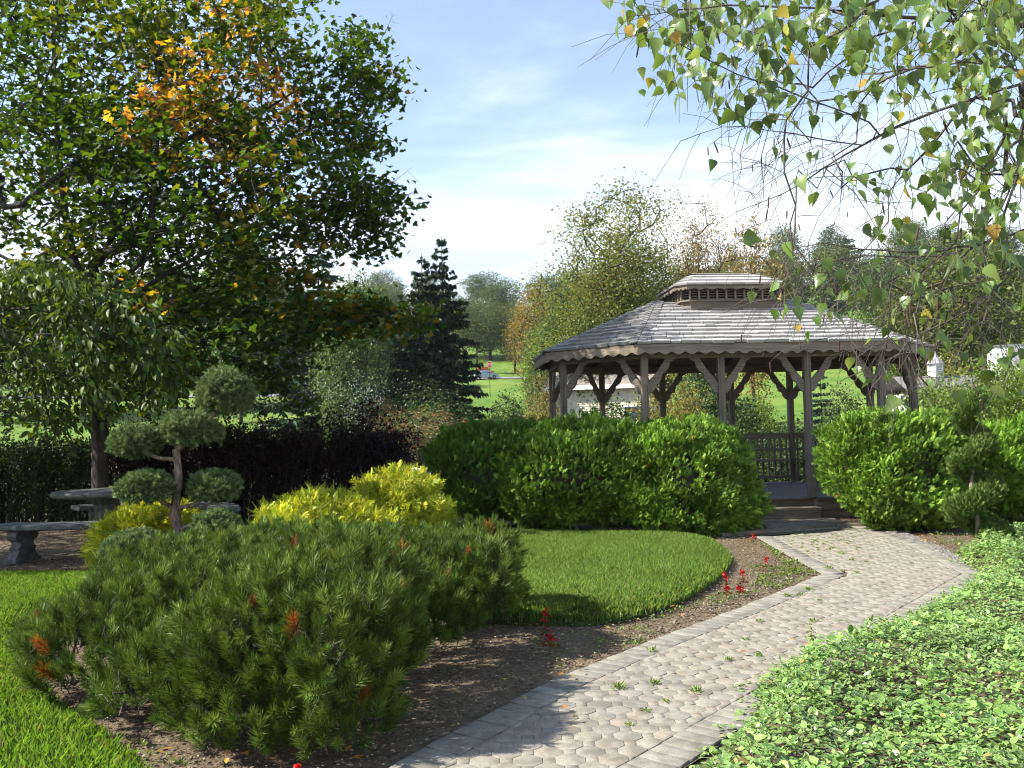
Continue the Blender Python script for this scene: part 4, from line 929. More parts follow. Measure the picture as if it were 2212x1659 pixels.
# ------------------------------------------------------------------ stone table and benches
def stone_set():
    c = P(232, 1000, 11.9); cx, cy = c[0], c[1]
    t = empty('stone_table', (cx, cy, 0)); tag(t, 'round grey cast-stone garden table on a fluted pedestal in the tree shade', 'table')
    mb = MB(); mb.lathe([(.56, .66), (.68, .675), (.705, .70), (.705, .725), (.685, .75), (.60, .755), (.595, .748), (.0, .748)], n=48); mb.build('tabletop', STONE, t, False)
    mb = MB(); prof = [(.26, 0), (.26, .06), (.20, .10), (.17, .16), (.15, .30), (.145, .45), (.17, .56), (.25, .63), (.27, .66)]; mb.lathe(prof, n=24)
    vs = []
    for i, v in enumerate(mb.v):
        k = i % 24; s = .90 if k % 2 else 1.04; zz = v[2]; s = s if .1 < zz < .6 else 1; vs.append((v[0]*s, v[1]*s, zz))
    mb.v = vs; mb.build('pedestal', STONE, t)
    def bench(ang, label, span=.52, r=1.55):
        bx, by = cx+r*math.cos(ang), cy+r*math.sin(ang)
        root = empty('stone_bench', (bx, by, 0), ang-PI/2); tag(root, label, 'bench', 'curved stone benches round the table')
        # local: table centre at (0,-r); seat arc bulging to +y
        def arc(a, rr): return (rr*math.sin(a), -r+rr*math.cos(a))
        seat = MB(); n = 18; lay = [(.20, .385), (.225, .40), (.225, .43), (.205, .45)]; vs = []; fs = []
        for k in range(n+1):
            a = -span+2*span*k/n; 
            for h_, z in lay: vs.append((*arc(a, r+h_), z))
            for h_, z in lay[::-1]: vs.append((*arc(a, r-h_), z))
        m = 8
        for k in range(n):
            for j in range(m): fs.append((k*m+j, k*m+(j+1) % m, (k+1)*m+(j+1) % m, (k+1)*m+j))
        fs += [tuple(range(m-1, -1, -1)), tuple(n*m+j for j in range(m))]
        seat.add(vs, fs); seat.build('seat', STONE, root)
        for s in (-1, 1):
            a = s*span*.58; px, py = arc(a, r); mb = MB(); out_ = []
            prof = [(-.19, 0), (.19, 0), (.19, .05), (.165, .08), (.15, .10), (.13, .14), (.145, .17), (.10, .20), (.115, .25), (.165, .27), (.185, .31), (.175, .355), (.13, .384), (-.13, .384), (-.175, .355), (-.185, .31), (-.165, .27), (-.115, .25), (-.10, .20), (-.145, .17), (-.13, .14), (-.15, .10), (-.165, .08), (-.19, .05)]
            ra = Vector((math.sin(a), math.cos(a), 0)); mb.plate((px, py, 0), ra, (0, 0, 1), prof, .13); mb.plate((px, py, 0), ra, (0, 0, 1), [(-.21, 0), (.21, 0), (.21, .045), (-.21, .045)], .17)
            mb.build('leg', STONE, root)
    bench(-PI/2+.11, 'curved grey stone bench in front of the stone table, on the bare mulch')
    bench(PI*.60, 'curved stone bench directly behind the table, mostly hidden in shade', .42)
    bench(PI*.22, 'curved stone bench on the far right of the table, half hidden behind the cloud-pruned pine', .48)
    st = MB(); 
    V, F = tube_np(np.array([(0, 0, -.12), (0, 0, -.08), (0, 0, 0), (0, 0, .08), (0, 0, .12)]), np.array([.02, .12, .15, .12, .02]), 14); st.add([tuple(v) for v in V], [tuple(f) for f in F])
    o = st.build('garden_boulder', STONE, None, True); q = P(410, 1100, 10.4); o.location = (q[0], q[1], .12); tag(o, 'small round grey stone beside the golden cypress under the cloud-pruned pine', 'stone')
stone_set()
# ------------------------------------------------------------------ barberry hedge
def hedge(name, label, x0, x1, ytop, Y, cols, seed, n, stems=220, lsize=.035, arch=0, cat='hedge'):
    rng = np.random.default_rng(seed); a = P(x0, 1000, Y); b = P(x1, 1000, Y); root = empty(name, (0, 0, 0)); tag(root, label, cat)
    ac = Acc(); lf = Acc()
    per = max(6, n//stems)
    for i in range(stems):
        f = rng.random(); bx = a[0]+(b[0]-a[0])*f; hh = P(x0+(x1-x0)*f, ytop+rng.normal()*10, Y)[2]*rng.uniform(.72, 1.05); by = Y+rng.uniform(-.5, .5)
        if rng.random() < arch: hh *= rng.uniform(1.05, 1.42); by = Y-.3
        lx, ly = rng.normal()*.22, rng.normal()*.16; t = np.linspace(0, 1, 7); pts = np.stack([bx+lx*t**1.6, by+ly*t**1.6, hh*np.sin(t*PI/2*.98)], 1)
        V, F = tube_np(pts, np.linspace(.009, .003, 7), 3); ac.add(V, [F])
        m = per; tt = rng.random(m)**.75; q = np.stack([np.interp(tt, t, pts[:, k]) for k in range(3)], 1)+rng.normal(size=(m, 3))*np.array([.07, .07, .04])*np.where(tt > .93, .35, 1)[:, None]
        multi(lf, [LEAF4], rng, nrm(rng.normal(size=(m, 3))+np.array([0, 0, .5])), rdir(rng, m), lsize*rng.uniform(.7, 1.3, m), q, palette(rng, m, cols))
    ac.build('stems', BARK, root); lf.build('foliage', LEAF, root)
hedge('barberry_hedge', 'dark purple barberry hedge with long arching shoots behind the golden cypresses', 255, 870, 938, 14.2, ((.022, .010, .012), (.035, .014, .016), (.016, .014, .009)), 81, 95000, 800, .045, .16)
hedge('green_hedge', 'loose dark green hedge behind the stone table on the left', -350, 200, 960, 14.6, ((.035, .06, .012), (.05, .085, .015), (.02, .035, .008)), 82, 60000, 600, .05, .05)
# ------------------------------------------------------------------ trees
def leaves_round(lf, rng, tips, per, spread, size, cols, temps, wts=None, flat=.6, hang=.2, colf=None, squash=.7, jit=.2):
    n = len(tips)*per; c = np.repeat(tips, per, 0); p = c+rng.normal(size=(n, 3))*spread*np.array([1, 1, squash])
    C = palette(rng, n, cols, wts)*np.repeat(rng.uniform(.78, 1.22, (len(tips), 1)), per, 0)
    if colf is not None: C = colf(p, C, rng)
    az = rng.uniform(0, 2*PI, n); d = np.stack([np.cos(az), np.sin(az), -hang+rng.normal(size=n)*.45], 1); nh = nrm(rng.normal(size=(n, 3))*flat+np.array([-.25, 0, 1.0]))
    multi(lf, temps, rng, d, nh, size*rng.uniform(.7, 1.25, n), p, C, jit)
    return p
def blob_targets(rng, blobs):
    T = []
    for (x, y, rx, ry, Y0, Y1, n) in blobs:
        for _ in range(n):
            while True:
                u, v = rng.uniform(-1, 1, 2)
                if u*u+v*v < 1: break
            T.append(P(x+u*rx, y+v*ry, rng.uniform(Y0, Y1)))
    return np.array(T)
def maple():
    rng = np.random.default_rng(101); Y = 13.6; base = P(222, 1000, Y); base[2] = 0
    root = empty('maple_tree', base); tag(root, 'big maple on the left, dark green crown turning orange in patches, over the stone table', 'tree')
    def Q(x, y, Yd=Y): return P(x, y, Yd)-base
    limbs = [[(0, 0, 0), Q(218, 1000), Q(212, 900), Q(185, 650), Q(165, 592), Q(140, 444), Q(123, 296), Q(118, 148), Q(110, -120)],
             [Q(190, 700), Q(240, 620, 13), Q(321, 560, 12.2), Q(340, 330, 12), Q(345, 0, 12.5), Q(350, -80, 12.5)],
             [Q(150, 500), Q(106, 402, 12.8), Q(55, 339, 12), Q(0, 300, 11), Q(-200, 240, 10.5)],
             [Q(212, 850), Q(330, 830, 13), Q(432, 826, 12.8), Q(480, 785, 12.8), Q(558, 747, 12.9), Q(654, 716, 13), Q(780, 690, 13), Q(890, 665, 13)],
             [Q(205, 760), Q(321, 609, 13), Q(427, 554, 12.5), Q(550, 487, 13), Q(680, 440, 13.2), Q(800, 425, 13.3)],
             [Q(175, 620), Q(300, 420, 14), Q(480, 300, 14.5), Q(620, 210, 14.5), Q(740, 120, 14.5)],
             [Q(190, 700), Q(90, 600, 14.2), Q(-60, 520, 14.8), Q(-300, 420, 15)],
             [Q(480, 785, 12.8), Q(520, 740, 12.9), Q(590, 790, 13), Q(628, 850, 13)]]
    B = [(190, 120, 270, 210, 10.5, 16, 230), (450, 130, 170, 170, 10.5, 15.5, 130), (140, 380, 230, 170, 10.5, 16, 190), (400, 380, 230, 160, 10, 15, 200), (600, 440, 190, 130, 10, 13.5, 120), (600, 160, 70, 80, 12, 15, 34), (560, 20, 50, 40, 12, 15, 16), (760, 120, 48, 60, 12, 14, 34),
         (812, 175, 48, 40, 12, 14, 26), (735, 210, 70, 60, 11.5, 14, 40), (690, 310, 110, 60, 11, 14, 52), (775, 435, 80, 36, 11, 13, 46), (720, 490, 110, 40, 10.8, 13, 46), (770, 320, 50, 30, 12, 14, 14), (790, 530, 35, 25, 11, 12.5, 8), (300, 600, 270, 110, 10.5, 15.5, 150), (540, 620, 140, 80, 10.5, 13.5, 50),
         (420, 730, 170, 80, 10.5, 13, 62), (580, 720, 130, 40, 10.8, 12.5, 30), (770, 690, 130, 34, 10.6, 12, 34), (590, 800, 60, 30, 10.8, 11.8, 14), (628, 860, 26, 22, 10.9, 11.4, 6), (300, 820, 110, 50, 10.5, 13, 20), (130, 720, 200, 120, 11, 16, 70), (60, 880, 160, 40, 12, 15, 16), (480, 860, 60, 30, 11, 13, 6), (680, 5, 25, 14, 13, 14, 4), (800, 685, 100, 30, 10.8, 12, 26), (720, 670, 120, 36, 10.8, 12, 22),
         (-350, 200, 300, 300, 11, 17, 190), (-750, 320, 260, 280, 10.5, 16, 160), (120, -90, 330, 60, 11.5, 15, 60), (-500, 600, 400, 160, 11, 16, 90), (-1100, 350, 220, 200, 11, 16, 60)]  # crown blobs far left lie out of view, added to shade the benches
    B = [(x, y, rx, ry, a+(2.3 if x > 500 else .9), b_+(1.9 if x > 500 else .9), int(n*(1.35 if x > 500 or x < -100 else 1.9))) for (x, y, rx, ry, a, b_, n) in B]
    T = blob_targets(rng, B)-base
    pos, par, rad, kids = skeleton(limbs, T, rng, .32, .05, .0062, 2.3, .3, .14)
    wood = Acc(); skel_mesh(wood, pos, par, rad, maxr=.175); wood.build('trunk', BARK, root, True)
    tips = pos[kids == 0]
    # pixel positions of the colour patches become world-space lumps of turning leaves
    pc = [(390, 150, 62, 11.6), (350, 205, 50, 11.6), (490, 60, 50, 12), (285, 285, 42, 11.6), (300, 640, 46, 11.6), (560, 400, 120, 12.5), (640, 560, 90, 12.8), (740, 250, 50, 13.5), (860, 160, 40, 14.5), (830, 670, 110, 13.2), (690, 640, 100, 13), (60, 380, 40, 12), (100, 560, 50, 12)]
    spots = [(P(x, y, d)-base, r/1836*d*(1.25 if i < 3 else .8 if i < 5 else 1), i) for i, (x, y, r, d) in enumerate(pc)]
    def colf(p, C, rng):
        C = C.copy()
        big = np.sin(p[:, 0]*.9+1)+np.sin(p[:, 2]*.8+p[:, 0]*.5); ol = (big > .3) & (rng.random(len(p)) < .7); C[ol] = C[ol]*np.array([2.1, 1.35, .8])
        for c, r, i in spots:
            dd = np.hypot((p[:, 0]-c[0])/1.2, (p[:, 2]-c[2])/.8); near = (dd < r) & (p[:, 1] < c[1]+(4 if i < 3 else 2 if i < 5 else 1.6)) & (rng.random(len(p)) < (.93 if i < 5 else .35))
            oc = np.array([(.52, .27, .05), (.46, .19, .04), (.44, .30, .05), (.26, .22, .03)])[rng.integers(0, 4, near.sum())] if i < 5 else np.array([(.15, .13, .02), (.20, .14, .02), (.11, .14, .018)])[rng.integers(0, 3, near.sum())]
            C[near] = oc*rng.uniform(.8, 1.2, (near.sum(), 1))
        return C
    lf = Acc(); leaves_round(lf, rng, tips, 38, .22, .102, ((.03, .07, .009), (.045, .09, .012), (.065, .115, .015), (.022, .05, .008)), [MAPLE], flat=.5, hang=.35, colf=colf, squash=.55)
    lf.build('crown', LEAFM, root)
    # bare twig tips reaching past the leaves
    for (x, y, Yd, dx, dy) in ((800, 425, 13.3, 85, -60), (770, 300, 14, 70, -45), (820, 90, 14.5, 30, -60), (760, 440, 13.3, 90, 20)):
        tw = Acc(); q = P(x, y, Yd); e = P(x+dx, y+dy, Yd)
        V, F = tube_np(np.array([q-base, (q+e)/2-base+np.array([0, 0, -.03]), e-base]), np.array([.008, .005, .002]), 3); tw.add(V, [F])
        for k in range(9):
            s = q+(e-q)*rng.uniform(.3, 1); f = s+rng.normal(size=3)*.09+np.array([.06, 0, .04]); V, F = tube_np(np.array([s, f])-base, .002, 3); tw.add(V, [F])
        tw.build('twig', BARKL, root)
maple()
def cherry():
    rng = np.random.default_rng(111); base = np.array([-8.6, 11.0, 0]); root = empty('cherry_tree', base); tag(root, 'spreading cherry tree with drooping glossy leaves at the left edge before the maple', 'tree')
    def Q(x, y, d): return P(x, y, d)-base
    limbs = [[(0, 0, 0), (-.1, 0, .8), (0, 0, 1.7)], [(0, 0, 1.6), Q(-120, 700, 11), Q(60, 660, 10.6), Q(200, 700, 10.4), Q(330, 770, 10.3)], [(0, 0, 1.5), Q(-100, 800, 10.8), Q(100, 790, 10.5), Q(250, 860, 10.3)], [(0, 0, 1.7), Q(-250, 650, 11.2), Q(-500, 640, 11.6)]]
    B = [(80, 680, 150, 90, 10.0, 11.7, 97), (230, 720, 120, 80, 10.0, 11.5, 78), (80, 800, 150, 80, 10.0, 11.6, 78), (260, 830, 110, 60, 10.0, 11.4, 52), (60, 600, 80, 30, 10.4, 11.7, 15), (170, 640, 100, 30, 10.4, 11.7, 20), (-250, 700, 250, 180, 9.9, 12.2, 117), (-480, 720, 300, 200, 8.8, 11.2, 430), (-850, 600, 320, 260, 8.6, 11.2, 430), (340, 760, 50, 50, 10.2, 11.1, 15), (120, 890, 140, 25, 10.2, 11.3, 18)]  # dense unseen foliage at far left, added to keep sun off the stone seats
    T = blob_targets(rng, B)-base; pos, par, rad, kids = skeleton(limbs, T, rng, .22, -.15, .005, 2.3, .2, .14)
    wd = Acc(); skel_mesh(wd, pos, par, rad, maxr=.07); wd.build('trunk', BARK, root, True)
    lf = Acc(); tips = pos[kids == 0]; n = len(tips)*34; c = np.repeat(tips, 34, 0); off = rng.normal(size=(n, 3))*np.array([.12, .12, .085]); p = c+off
    d = nrm(off*3+np.array([.1, -.1, -.75])+rng.normal(size=(n, 3))*.35); nh = nrm(rng.normal(size=(n, 3))*.5+np.array([-.5, -.2, .8]))
    multi(lf, [BROAD], rng, d, nh, .112*rng.uniform(.7, 1.25, n), p, palette(rng, n, ((.05, .095, .014), (.07, .125, .018), (.10, .16, .024), (.035, .065, .01))))
    lf.build('crown', LEAFG, root)
cherry()
def birch():
    rng = np.random.default_rng(121); base = np.array([3.15, 2.7, 0]); root = empty('birch_tree', base); tag(root, 'birch with drooping twigs, catkins and yellowing leaves hanging in at the top right', 'tree')
    def Q(x, y, d): return P(x, y, d)-base
    limbs = [[(0, 0, 0), (0, 0, 1.2), (.05, 0, 2.2), (0, .1, 3.4), (.1, .1, 4.8)],
             [(.03, 0, 2.3), Q(2500, 330, 2.7), Q(2300, 190, 2.6), Q(2136, 131, 2.6), Q(1966, 146, 2.5), Q(1832, 170, 2.5), Q(1771, 122, 2.4), Q(1723, 32, 2.4)],
             [Q(2500, 330, 2.7), Q(2350, 150, 2.75), Q(2212, 180, 2.7), Q(2083, 221, 2.7), Q(1990, 250, 2.7), Q(1917, 280, 2.65), Q(1855, 313, 2.6), Q(1745, 394, 2.6), Q(1702, 419, 2.6), Q(1660, 427, 2.6), Q(1592, 457, 2.6)],
             [Q(1914, 279, 2.65), Q(1753, 212, 2.5), Q(1592, 161, 2.4), Q(1500, 120, 2.3), Q(1420, 50, 2.3)], [Q(1702, 419, 2.6), Q(1690, 460, 2.6), Q(1600, 500, 2.6)], [Q(1855, 313, 2.6), Q(1700, 290, 2.5), Q(1580, 262, 2.5), Q(1470, 305, 2.4)],
             [(0, 0, 1.75), Q(2400, 470, 2.9), Q(2212, 555, 2.8), Q(2171, 598, 2.8), Q(2128, 652, 2.8), Q(2021, 748, 2.8), Q(1989, 801, 2.8)],
             [(0, 0, 1.9), Q(2400, 440, 3), Q(2177, 507, 2.8), Q(2086, 537, 2.8), Q(1989, 545, 2.7), Q(1834, 539, 2.7), Q(1772, 513, 2.6), Q(1647, 558, 2.6)], [Q(2086, 537, 2.8), Q(2000, 560, 2.7), Q(1834, 548, 2.6), Q(1754, 577, 2.6), Q(1674, 623, 2.5), Q(1636, 665, 2.5)],
             [Q(2171, 598, 2.8), Q(2050, 620, 2.7), Q(1930, 660, 2.7), Q(1850, 720, 2.7), Q(1740, 740, 2.6)], [Q(2128, 652, 2.8), Q(2000, 720, 2.8), Q(1900, 745, 2.8), Q(1790, 770, 2.7)], [(.05, 0, 2.6), Q(2400, 20, 2.8), Q(2200, 60, 2.7), Q(2000, 40, 2.6), Q(1800, 20, 2.5), Q(1600, 10, 2.4), Q(1360, 35, 2.3)],
             [(.05, 0, 2.9), Q(2400, -150, 2.7), Q(2100, -120, 2.5), Q(1800, -80, 2.4), Q(1500, -60, 2.3)]]
    # twig goals: (x, y, rx, ry, n, leafy)
    B = [(1500, 40, 130, 50, 36, 4), (1560, 110, 120, 70, 34, 4), (1460, 190, 45, 45, 5, 3), (1620, 210, 90, 60, 20, 2), (1750, 60, 150, 60, 38, 4), (1950, 60, 150, 70, 46, 4), (2130, 80, 100, 90, 50, 5), (2130, 280, 100, 110, 50, 4), (2150, 450, 80, 90, 30, 3), (1950, 180, 110, 60, 22, 2.2), (1800, 200, 90, 50, 14, 1.6), (2000, 330, 60, 50, 14, 2), (1920, 460, 60, 50, 12, 3), (2060, 520, 70, 40, 12, 2),
         (1650, 300, 90, 60, 22, .1), (1750, 330, 120, 60, 26, .15), (1850, 400, 90, 50, 16, .4), (1650, 380, 60, 50, 10, .1), (1950, 600, 140, 60, 38, .6), (1850, 660, 130, 60, 30, .5), (2050, 680, 110, 80, 40, .15), (1930, 760, 110, 60, 26, .25), (1700, 620, 60, 50, 10, .6), (2150, 700, 60, 110, 24, .6), (2000, 830, 80, 40, 10, .2), (1800, 560, 120, 40, 16, .3), (1620, 550, 40, 30, 3, 0), (2180, 820, 30, 60, 8, 2),
         (1700, -90, 400, 60, 40, 3), (2150, -90, 200, 80, 30, 3)]
    T = []; LV = []
    for (x, y, rx, ry, n, lv) in B:
        for _ in range(int(n*(.8 if lv > 1 else 1))): T.append(P(x+rng.uniform(-1, 1)*rx, y+rng.uniform(-1, 1)*ry, rng.uniform(2.0, 3.3))-base); LV.append(lv)
    T = np.array(T); LV = np.array(LV)
    pos, par, rad, kids = skeleton(limbs, T, rng, .075, .05, .0011, 2.0, -.35, .16)
    wd = Acc(); rad = rad*np.where(rad < .012, 1, 1); skel_mesh(wd, pos, par, rad, maxr=.07)
    # extra fine side twigs
    idx = np.where((rad < .006) & (par >= 0))[0]; idx = rng.choice(idx, min(950, len(idx)), False); tipE = []
    for i in idx:
        a = pos[i]; d = nrm(pos[i]-pos[par[i]]); d = nrm(d+rng.normal(size=3)*.6+np.array([-.25, 0, -.35])); ln = rng.uniform(.05, .2); m_ = a+d*ln*.5+rng.normal(size=3)*.006; e = a+d*ln+np.array([0, 0, -.15*ln]); V, F = tube_np(np.array([a, m_, e]), np.array([.0011, .0009, .0006]), 3); wd.add(V, [F]); tipE.append(e)
    wd.build('branches', BARKL, root)
    lf = Acc(); tips = T; per = np.floor(LV+rng.random(len(LV))).astype(int); c = np.repeat(tips, per, 0); n = len(c); p = c+rng.normal(size=(n, 3))*np.array([.05, .05, .035])
    C = palette(rng, n, ((.12, .20, .045), (.15, .24, .06), (.08, .145, .04), (.21, .29, .09)), (3, 3, 3, 2)); yl = rng.random(n) < .045; C[yl] = np.array([(.45, .38, .06), (.42, .28, .06), (.40, .42, .08)])[rng.integers(0, 3, yl.sum())]
    d = nrm(rng.normal(size=(n, 3))*.38+np.array([0, 0, -1.])); nh = nrm(rng.normal(size=(n, 3))*np.array([1, 1, .25])+np.array([-.3, -.6, .1])); S = rng.uniform(.034, .055, n)
    multi(lf, [BIRCH], rng, d, nh, S, p-d*.0, C, uv=True); lf.build('leaves', BIRCHL, root)
    pt = Acc()                                    # petioles
    near = [par_ for par_ in range(0)]
    st = p+np.array([0, 0, .022])+rng.normal(size=(n, 3))*.006
    for k in range(n):
        V, F = tube_np(np.array([p[k], (p[k]+st[k])/2, st[k]]), .0007, 3); pt.add(V, [F], np.array([.3, .32, .1]))
    pt.build('leaf_stalks', LEAF, root)
    ck = Acc(); tipE = np.array(tipE); sel = rng.random(len(tipE)) < .17; q = tipE[sel]; T8 = []; k_ = 6
    prof = [(0, 0.0), (.5, .06), (.62, .3), (.62, .7), (.45, .93), (0, 1)]; TT = []; FF = []
    for r_, y_ in prof:
        for a in range(k_): TT.append((r_*.11*math.cos(a*2*PI/k_), y_, r_*.11*math.sin(a*2*PI/k_)))
    for j in range(len(prof)-1):
        for a in range(k_): FF.append((j*k_+a, j*k_+(a+1) % k_, (j+1)*k_+(a+1) % k_, (j+1)*k_+a))
    me = None; CKM = leafmat('catkin', .8, .0, .2); q = q[:96]
    for e in q:
        if me is None: o = mesh('catkin', np.array(TT)*.03, [np.array(FF)], CKM, root, np.array([.06, .032, .026])); me = o.data
        else: o = bpy.data.objects.new('catkin', me); COL.objects.link(o); o.parent = root
        o.location = tuple(e); o.rotation_euler = (R_(-90)+rng.normal()*.25, rng.normal()*.25, rng.uniform(0, 6)); s_ = rng.uniform(.9, 1.35); o.scale = (s_, s_, s_)
birch()
# ---- background tree prototypes, each ten units tall
def proto(seed, cols, wts=None, nt=420, per=26, spread=.42, leaf=.24, crown=(3.4, 3.4, 4.0, 5.9), stems=1, squash=.7, temps=None, minz=.15, airy=0, trunk_r=.16, name='tree'):
    rng = np.random.default_rng(seed); rx, ry, rz, cz = crown; T = []
    f = lumpy(rng, 8, .22)
    while len(T) < nt:
        d = rdir(rng, 1)[0]; k = rng.random()**(.38 if not airy else .6)*f(d[None])[0]
        p = np.array([d[0]*rx, d[1]*ry, d[2]*rz])*k+np.array([0, 0, cz])
        if p[2] > 10*minz*.6: T.append(p)
    T = np.array(T); T[:, 2] *= 10/max(T[:, 2].max()+.25, 1); limbs = [[(0, 0, 0), (.05, 0, 2), (0, .05, 4.5), (.0, 0, 7)]]
    for s in range(stems-1): a = 2*PI*s/max(1, stems-1)+.4; limbs.append([(0, 0, .4), (math.cos(a)*.6, math.sin(a)*.6, 2.5), (math.cos(a)*1.3, math.sin(a)*1.3, 6.5)])
    pos, par, rad, kids = skeleton(limbs, T, rng, .55, 0, .018, 2.2, .5, .12)
    wd = Acc(); skel_mesh(wd, pos, par, rad, 5, maxr=trunk_r)
    lf = Acc(); leaves_round(lf, rng, T, per, spread, leaf, cols, temps or [LEAF4], wts, flat=.8, squash=squash)
    r = empty(name); a = wd.build('trunk', BARK, r); b = lf.build('crown', LEAF, r)
    return r
def conifer(seed, cols, h=10, base=2.6, whorls=26, per=9, leaf=.5, twin=False, name='spruce_tree', gap=.0):
    rng = np.random.default_rng(seed); wd = Acc(); lf = Acc()
    tr = [(0, 0, 0, h, 1.0)] if not twin else [(-.75, 0, 0, h*.92, .8), (.75, .1, 0, h, .85)]
    for tx, ty, tz, hh, wf in tr:
        V, F = tube_np(np.array([(tx*.3, ty, 0), (tx, ty, hh*.3), (tx, ty, hh*.7), (tx, ty, hh)]), np.array([.17, .13, .07, .015]), 8); wd.add(V, [F])
        for i in range(whorls):
            t = (i+rng.uniform(-.3, .3))/whorls; z = hh*(.04+.955*t); L0 = base*wf*(1-t)**.95*(1 if i % 3 else 1.25)+.32
            for k in range(per if t < .8 else 5):
                a = rng.uniform(0, 2*PI); ln = L0*rng.uniform(.55, 1.12)
                if gap and rng.random() < gap: continue
                pts = np.array([(tx, ty, z), (tx+math.cos(a)*ln*.5, ty+math.sin(a)*ln*.5, z-.10*ln), (tx+math.cos(a)*ln, ty+math.sin(a)*ln, z-.12*ln+.12*(t > .3))]); V, F = tube_np(pts, np.array([.03, .02, .006])*(1.2-t), 3); wd.add(V, [F])
                m = int(14+ln*26); s = rng.random(m)**.7; q = np.stack([np.interp(s, [0, .5, 1], pts[:, c]) for c in range(3)], 1); side = np.array([-math.sin(a), math.cos(a), 0]); sg = rng.choice([-1, 1], m)
                q = q+side*(sg*rng.random(m)*.16*ln)[:, None]*(1.1-s)[:, None]
                d = nrm(np.array([math.cos(a), math.sin(a), 0])*.7+side*(sg*.8)[:, None]+np.array([0, 0, -.35])+rng.normal(size=(m, 3))*.25)
                multi(lf, [(LEAF4[0]*np.array([.85, 1, 1]), LEAF4[1])], rng, d, np.tile([0, 0, 1.], (m, 1))+rng.normal(size=(m, 3))*.5, leaf*rng.uniform(.5, 1, m)*(.75+.3*(1-t)), q, palette(rng, m, cols))
    r = empty(name); wd.build('trunk', BARK, r); lf.build('crown', CONIF, r); return r
used = set()
def put(pr, name, label, cat, x, ytop, Y, wpx=None, group=None, rz=None, rng=random.Random(7), base_w=7.4, z=None, proto_h=10.0):
    g = P(x, 900, Y); gz = float(H(g[0], Y)) if z is None else z; tp = P(x, ytop, Y); h = max(tp[2]-gz, .6); s = h/proto_h
    if pr.name in used:
        r = pr.copy(); COL.objects.link(r); r.name = name
        for ch in list(pr.children):
            c = ch.copy(); COL.objects.link(c); c.parent = r
    else: r = pr; used.add(pr.name); r.name = name
    r.location = (g[0], Y, gz-.1); sx = (wpx/1836*Y)/base_w if wpx else s; r.scale = (sx, sx, s); r.rotation_euler = (0, 0, rng.uniform(0, 6.28) if rz is None else rz)
    for k in ('label', 'category', 'group'):
        if k in r: del r[k]
    tag(r, label, cat, group); return r
GA = ((.045, .085, .022), (.06, .105, .028), (.085, .13, .035), (.03, .06, .018))
GY = ((.14, .17, .035), (.19, .21, .045), (.24, .24, .06), (.09, .12, .028))
GO = ((.24, .19, .05), (.32, .22, .06), (.17, .17, .045), (.36, .20, .06))
class K: pass
PR = K()
PR.a = proto(201, GA, name='broadleaf_tree'); PR.b = proto(202, ((.06, .10, .03), (.085, .13, .04), (.11, .155, .045)), nt=380, crown=(3.6, 3.6, 3.6, 6.2), name='broadleaf_tree'); PR.c = proto(203, ((.10, .13, .03), (.14, .16, .04), (.08, .11, .03)), nt=360, name='broadleaf_tree')
PR.o = proto(204, GO, nt=420, per=18, leaf=.2, crown=(2.6, 2.6, 4.6, 5.3), name='orange_tree', minz=.02)
PR.ash = proto(205, ((.15, .19, .04), (.19, .22, .05), (.12, .16, .035), (.24, .22, .06)), nt=700, per=62, spread=.42, leaf=.13, crown=(4.1, 3.2, 4.6, 5.6), stems=7, airy=1, name='ash_tree', minz=.02, trunk_r=.06)
PR.ash2 = proto(206, ((.30, .19, .07), (.22, .18, .05), (.33, .24, .07), (.16, .16, .045)), nt=420, per=50, spread=.38, leaf=.125, crown=(3.0, 3.0, 4.6, 5.6), stems=5, airy=1, name='ash_tree', minz=.02, trunk_r=.05)
PR.will = proto(207, ((.08, .15, .045), (.12, .20, .06), (.055, .10, .03), (.16, .23, .08)), nt=620, per=36, spread=.36, leaf=.2, crown=(3.3, 3.3, 4.8, 5.2), name='silvery_tree', minz=.0)
PR.bush = proto(208, GA, nt=420, per=26, spread=.5, leaf=.34, crown=(4.2, 4.2, 5.0, 4.8), stems=5, name='bush', minz=-.1)
PR.bushy = proto(209, ((.10, .17, .022), (.14, .22, .03), (.19, .26, .045), (.065, .11, .018)), nt=460, per=28, spread=.5, leaf=.32, crown=(4.2, 4.2, 5.0, 4.8), stems=5, name='bush', minz=-.1)
PR.berry = proto(210, ((.16, .19, .07), (.22, .25, .10), (.10, .13, .04), (.50, .03, .02)), (4, 4, 3, 1.3), nt=480, per=16, spread=.38, leaf=.22, crown=(4.2, 4.2, 4.6, 5), stems=7, airy=1, name='berry_bush', minz=-.1, trunk_r=.06)
PR.bare = proto(211, ((.16, .12, .09), (.2, .16, .1)), nt=900, per=3, spread=.3, leaf=.14, crown=(4.2, 4.2, 4.6, 5), stems=8, airy=1, name='bare_bush', minz=-.1, trunk_r=.06)
PR.ybush = proto(212, ((.28, .26, .05), (.20, .21, .04), (.32, .20, .05), (.10, .14, .03)), nt=420, per=14, spread=.4, leaf=.28, crown=(4.2, 4.2, 5, 5), stems=6, airy=1, name='bush', minz=-.1, trunk_r=.08)
PR.sp = conifer(221, ((.022, .045, .018), (.032, .06, .022), (.018, .032, .012), (.05, .08, .03)), twin=True, base=4.1, whorls=30, per=13, leaf=.5, gap=.15)
PR.pine = conifer(222, ((.045, .085, .05), (.06, .105, .06), (.03, .06, .036)), base=3.6, whorls=20, per=10, leaf=.55, name='pine_tree')
EN = dict(rng=random.Random(12))
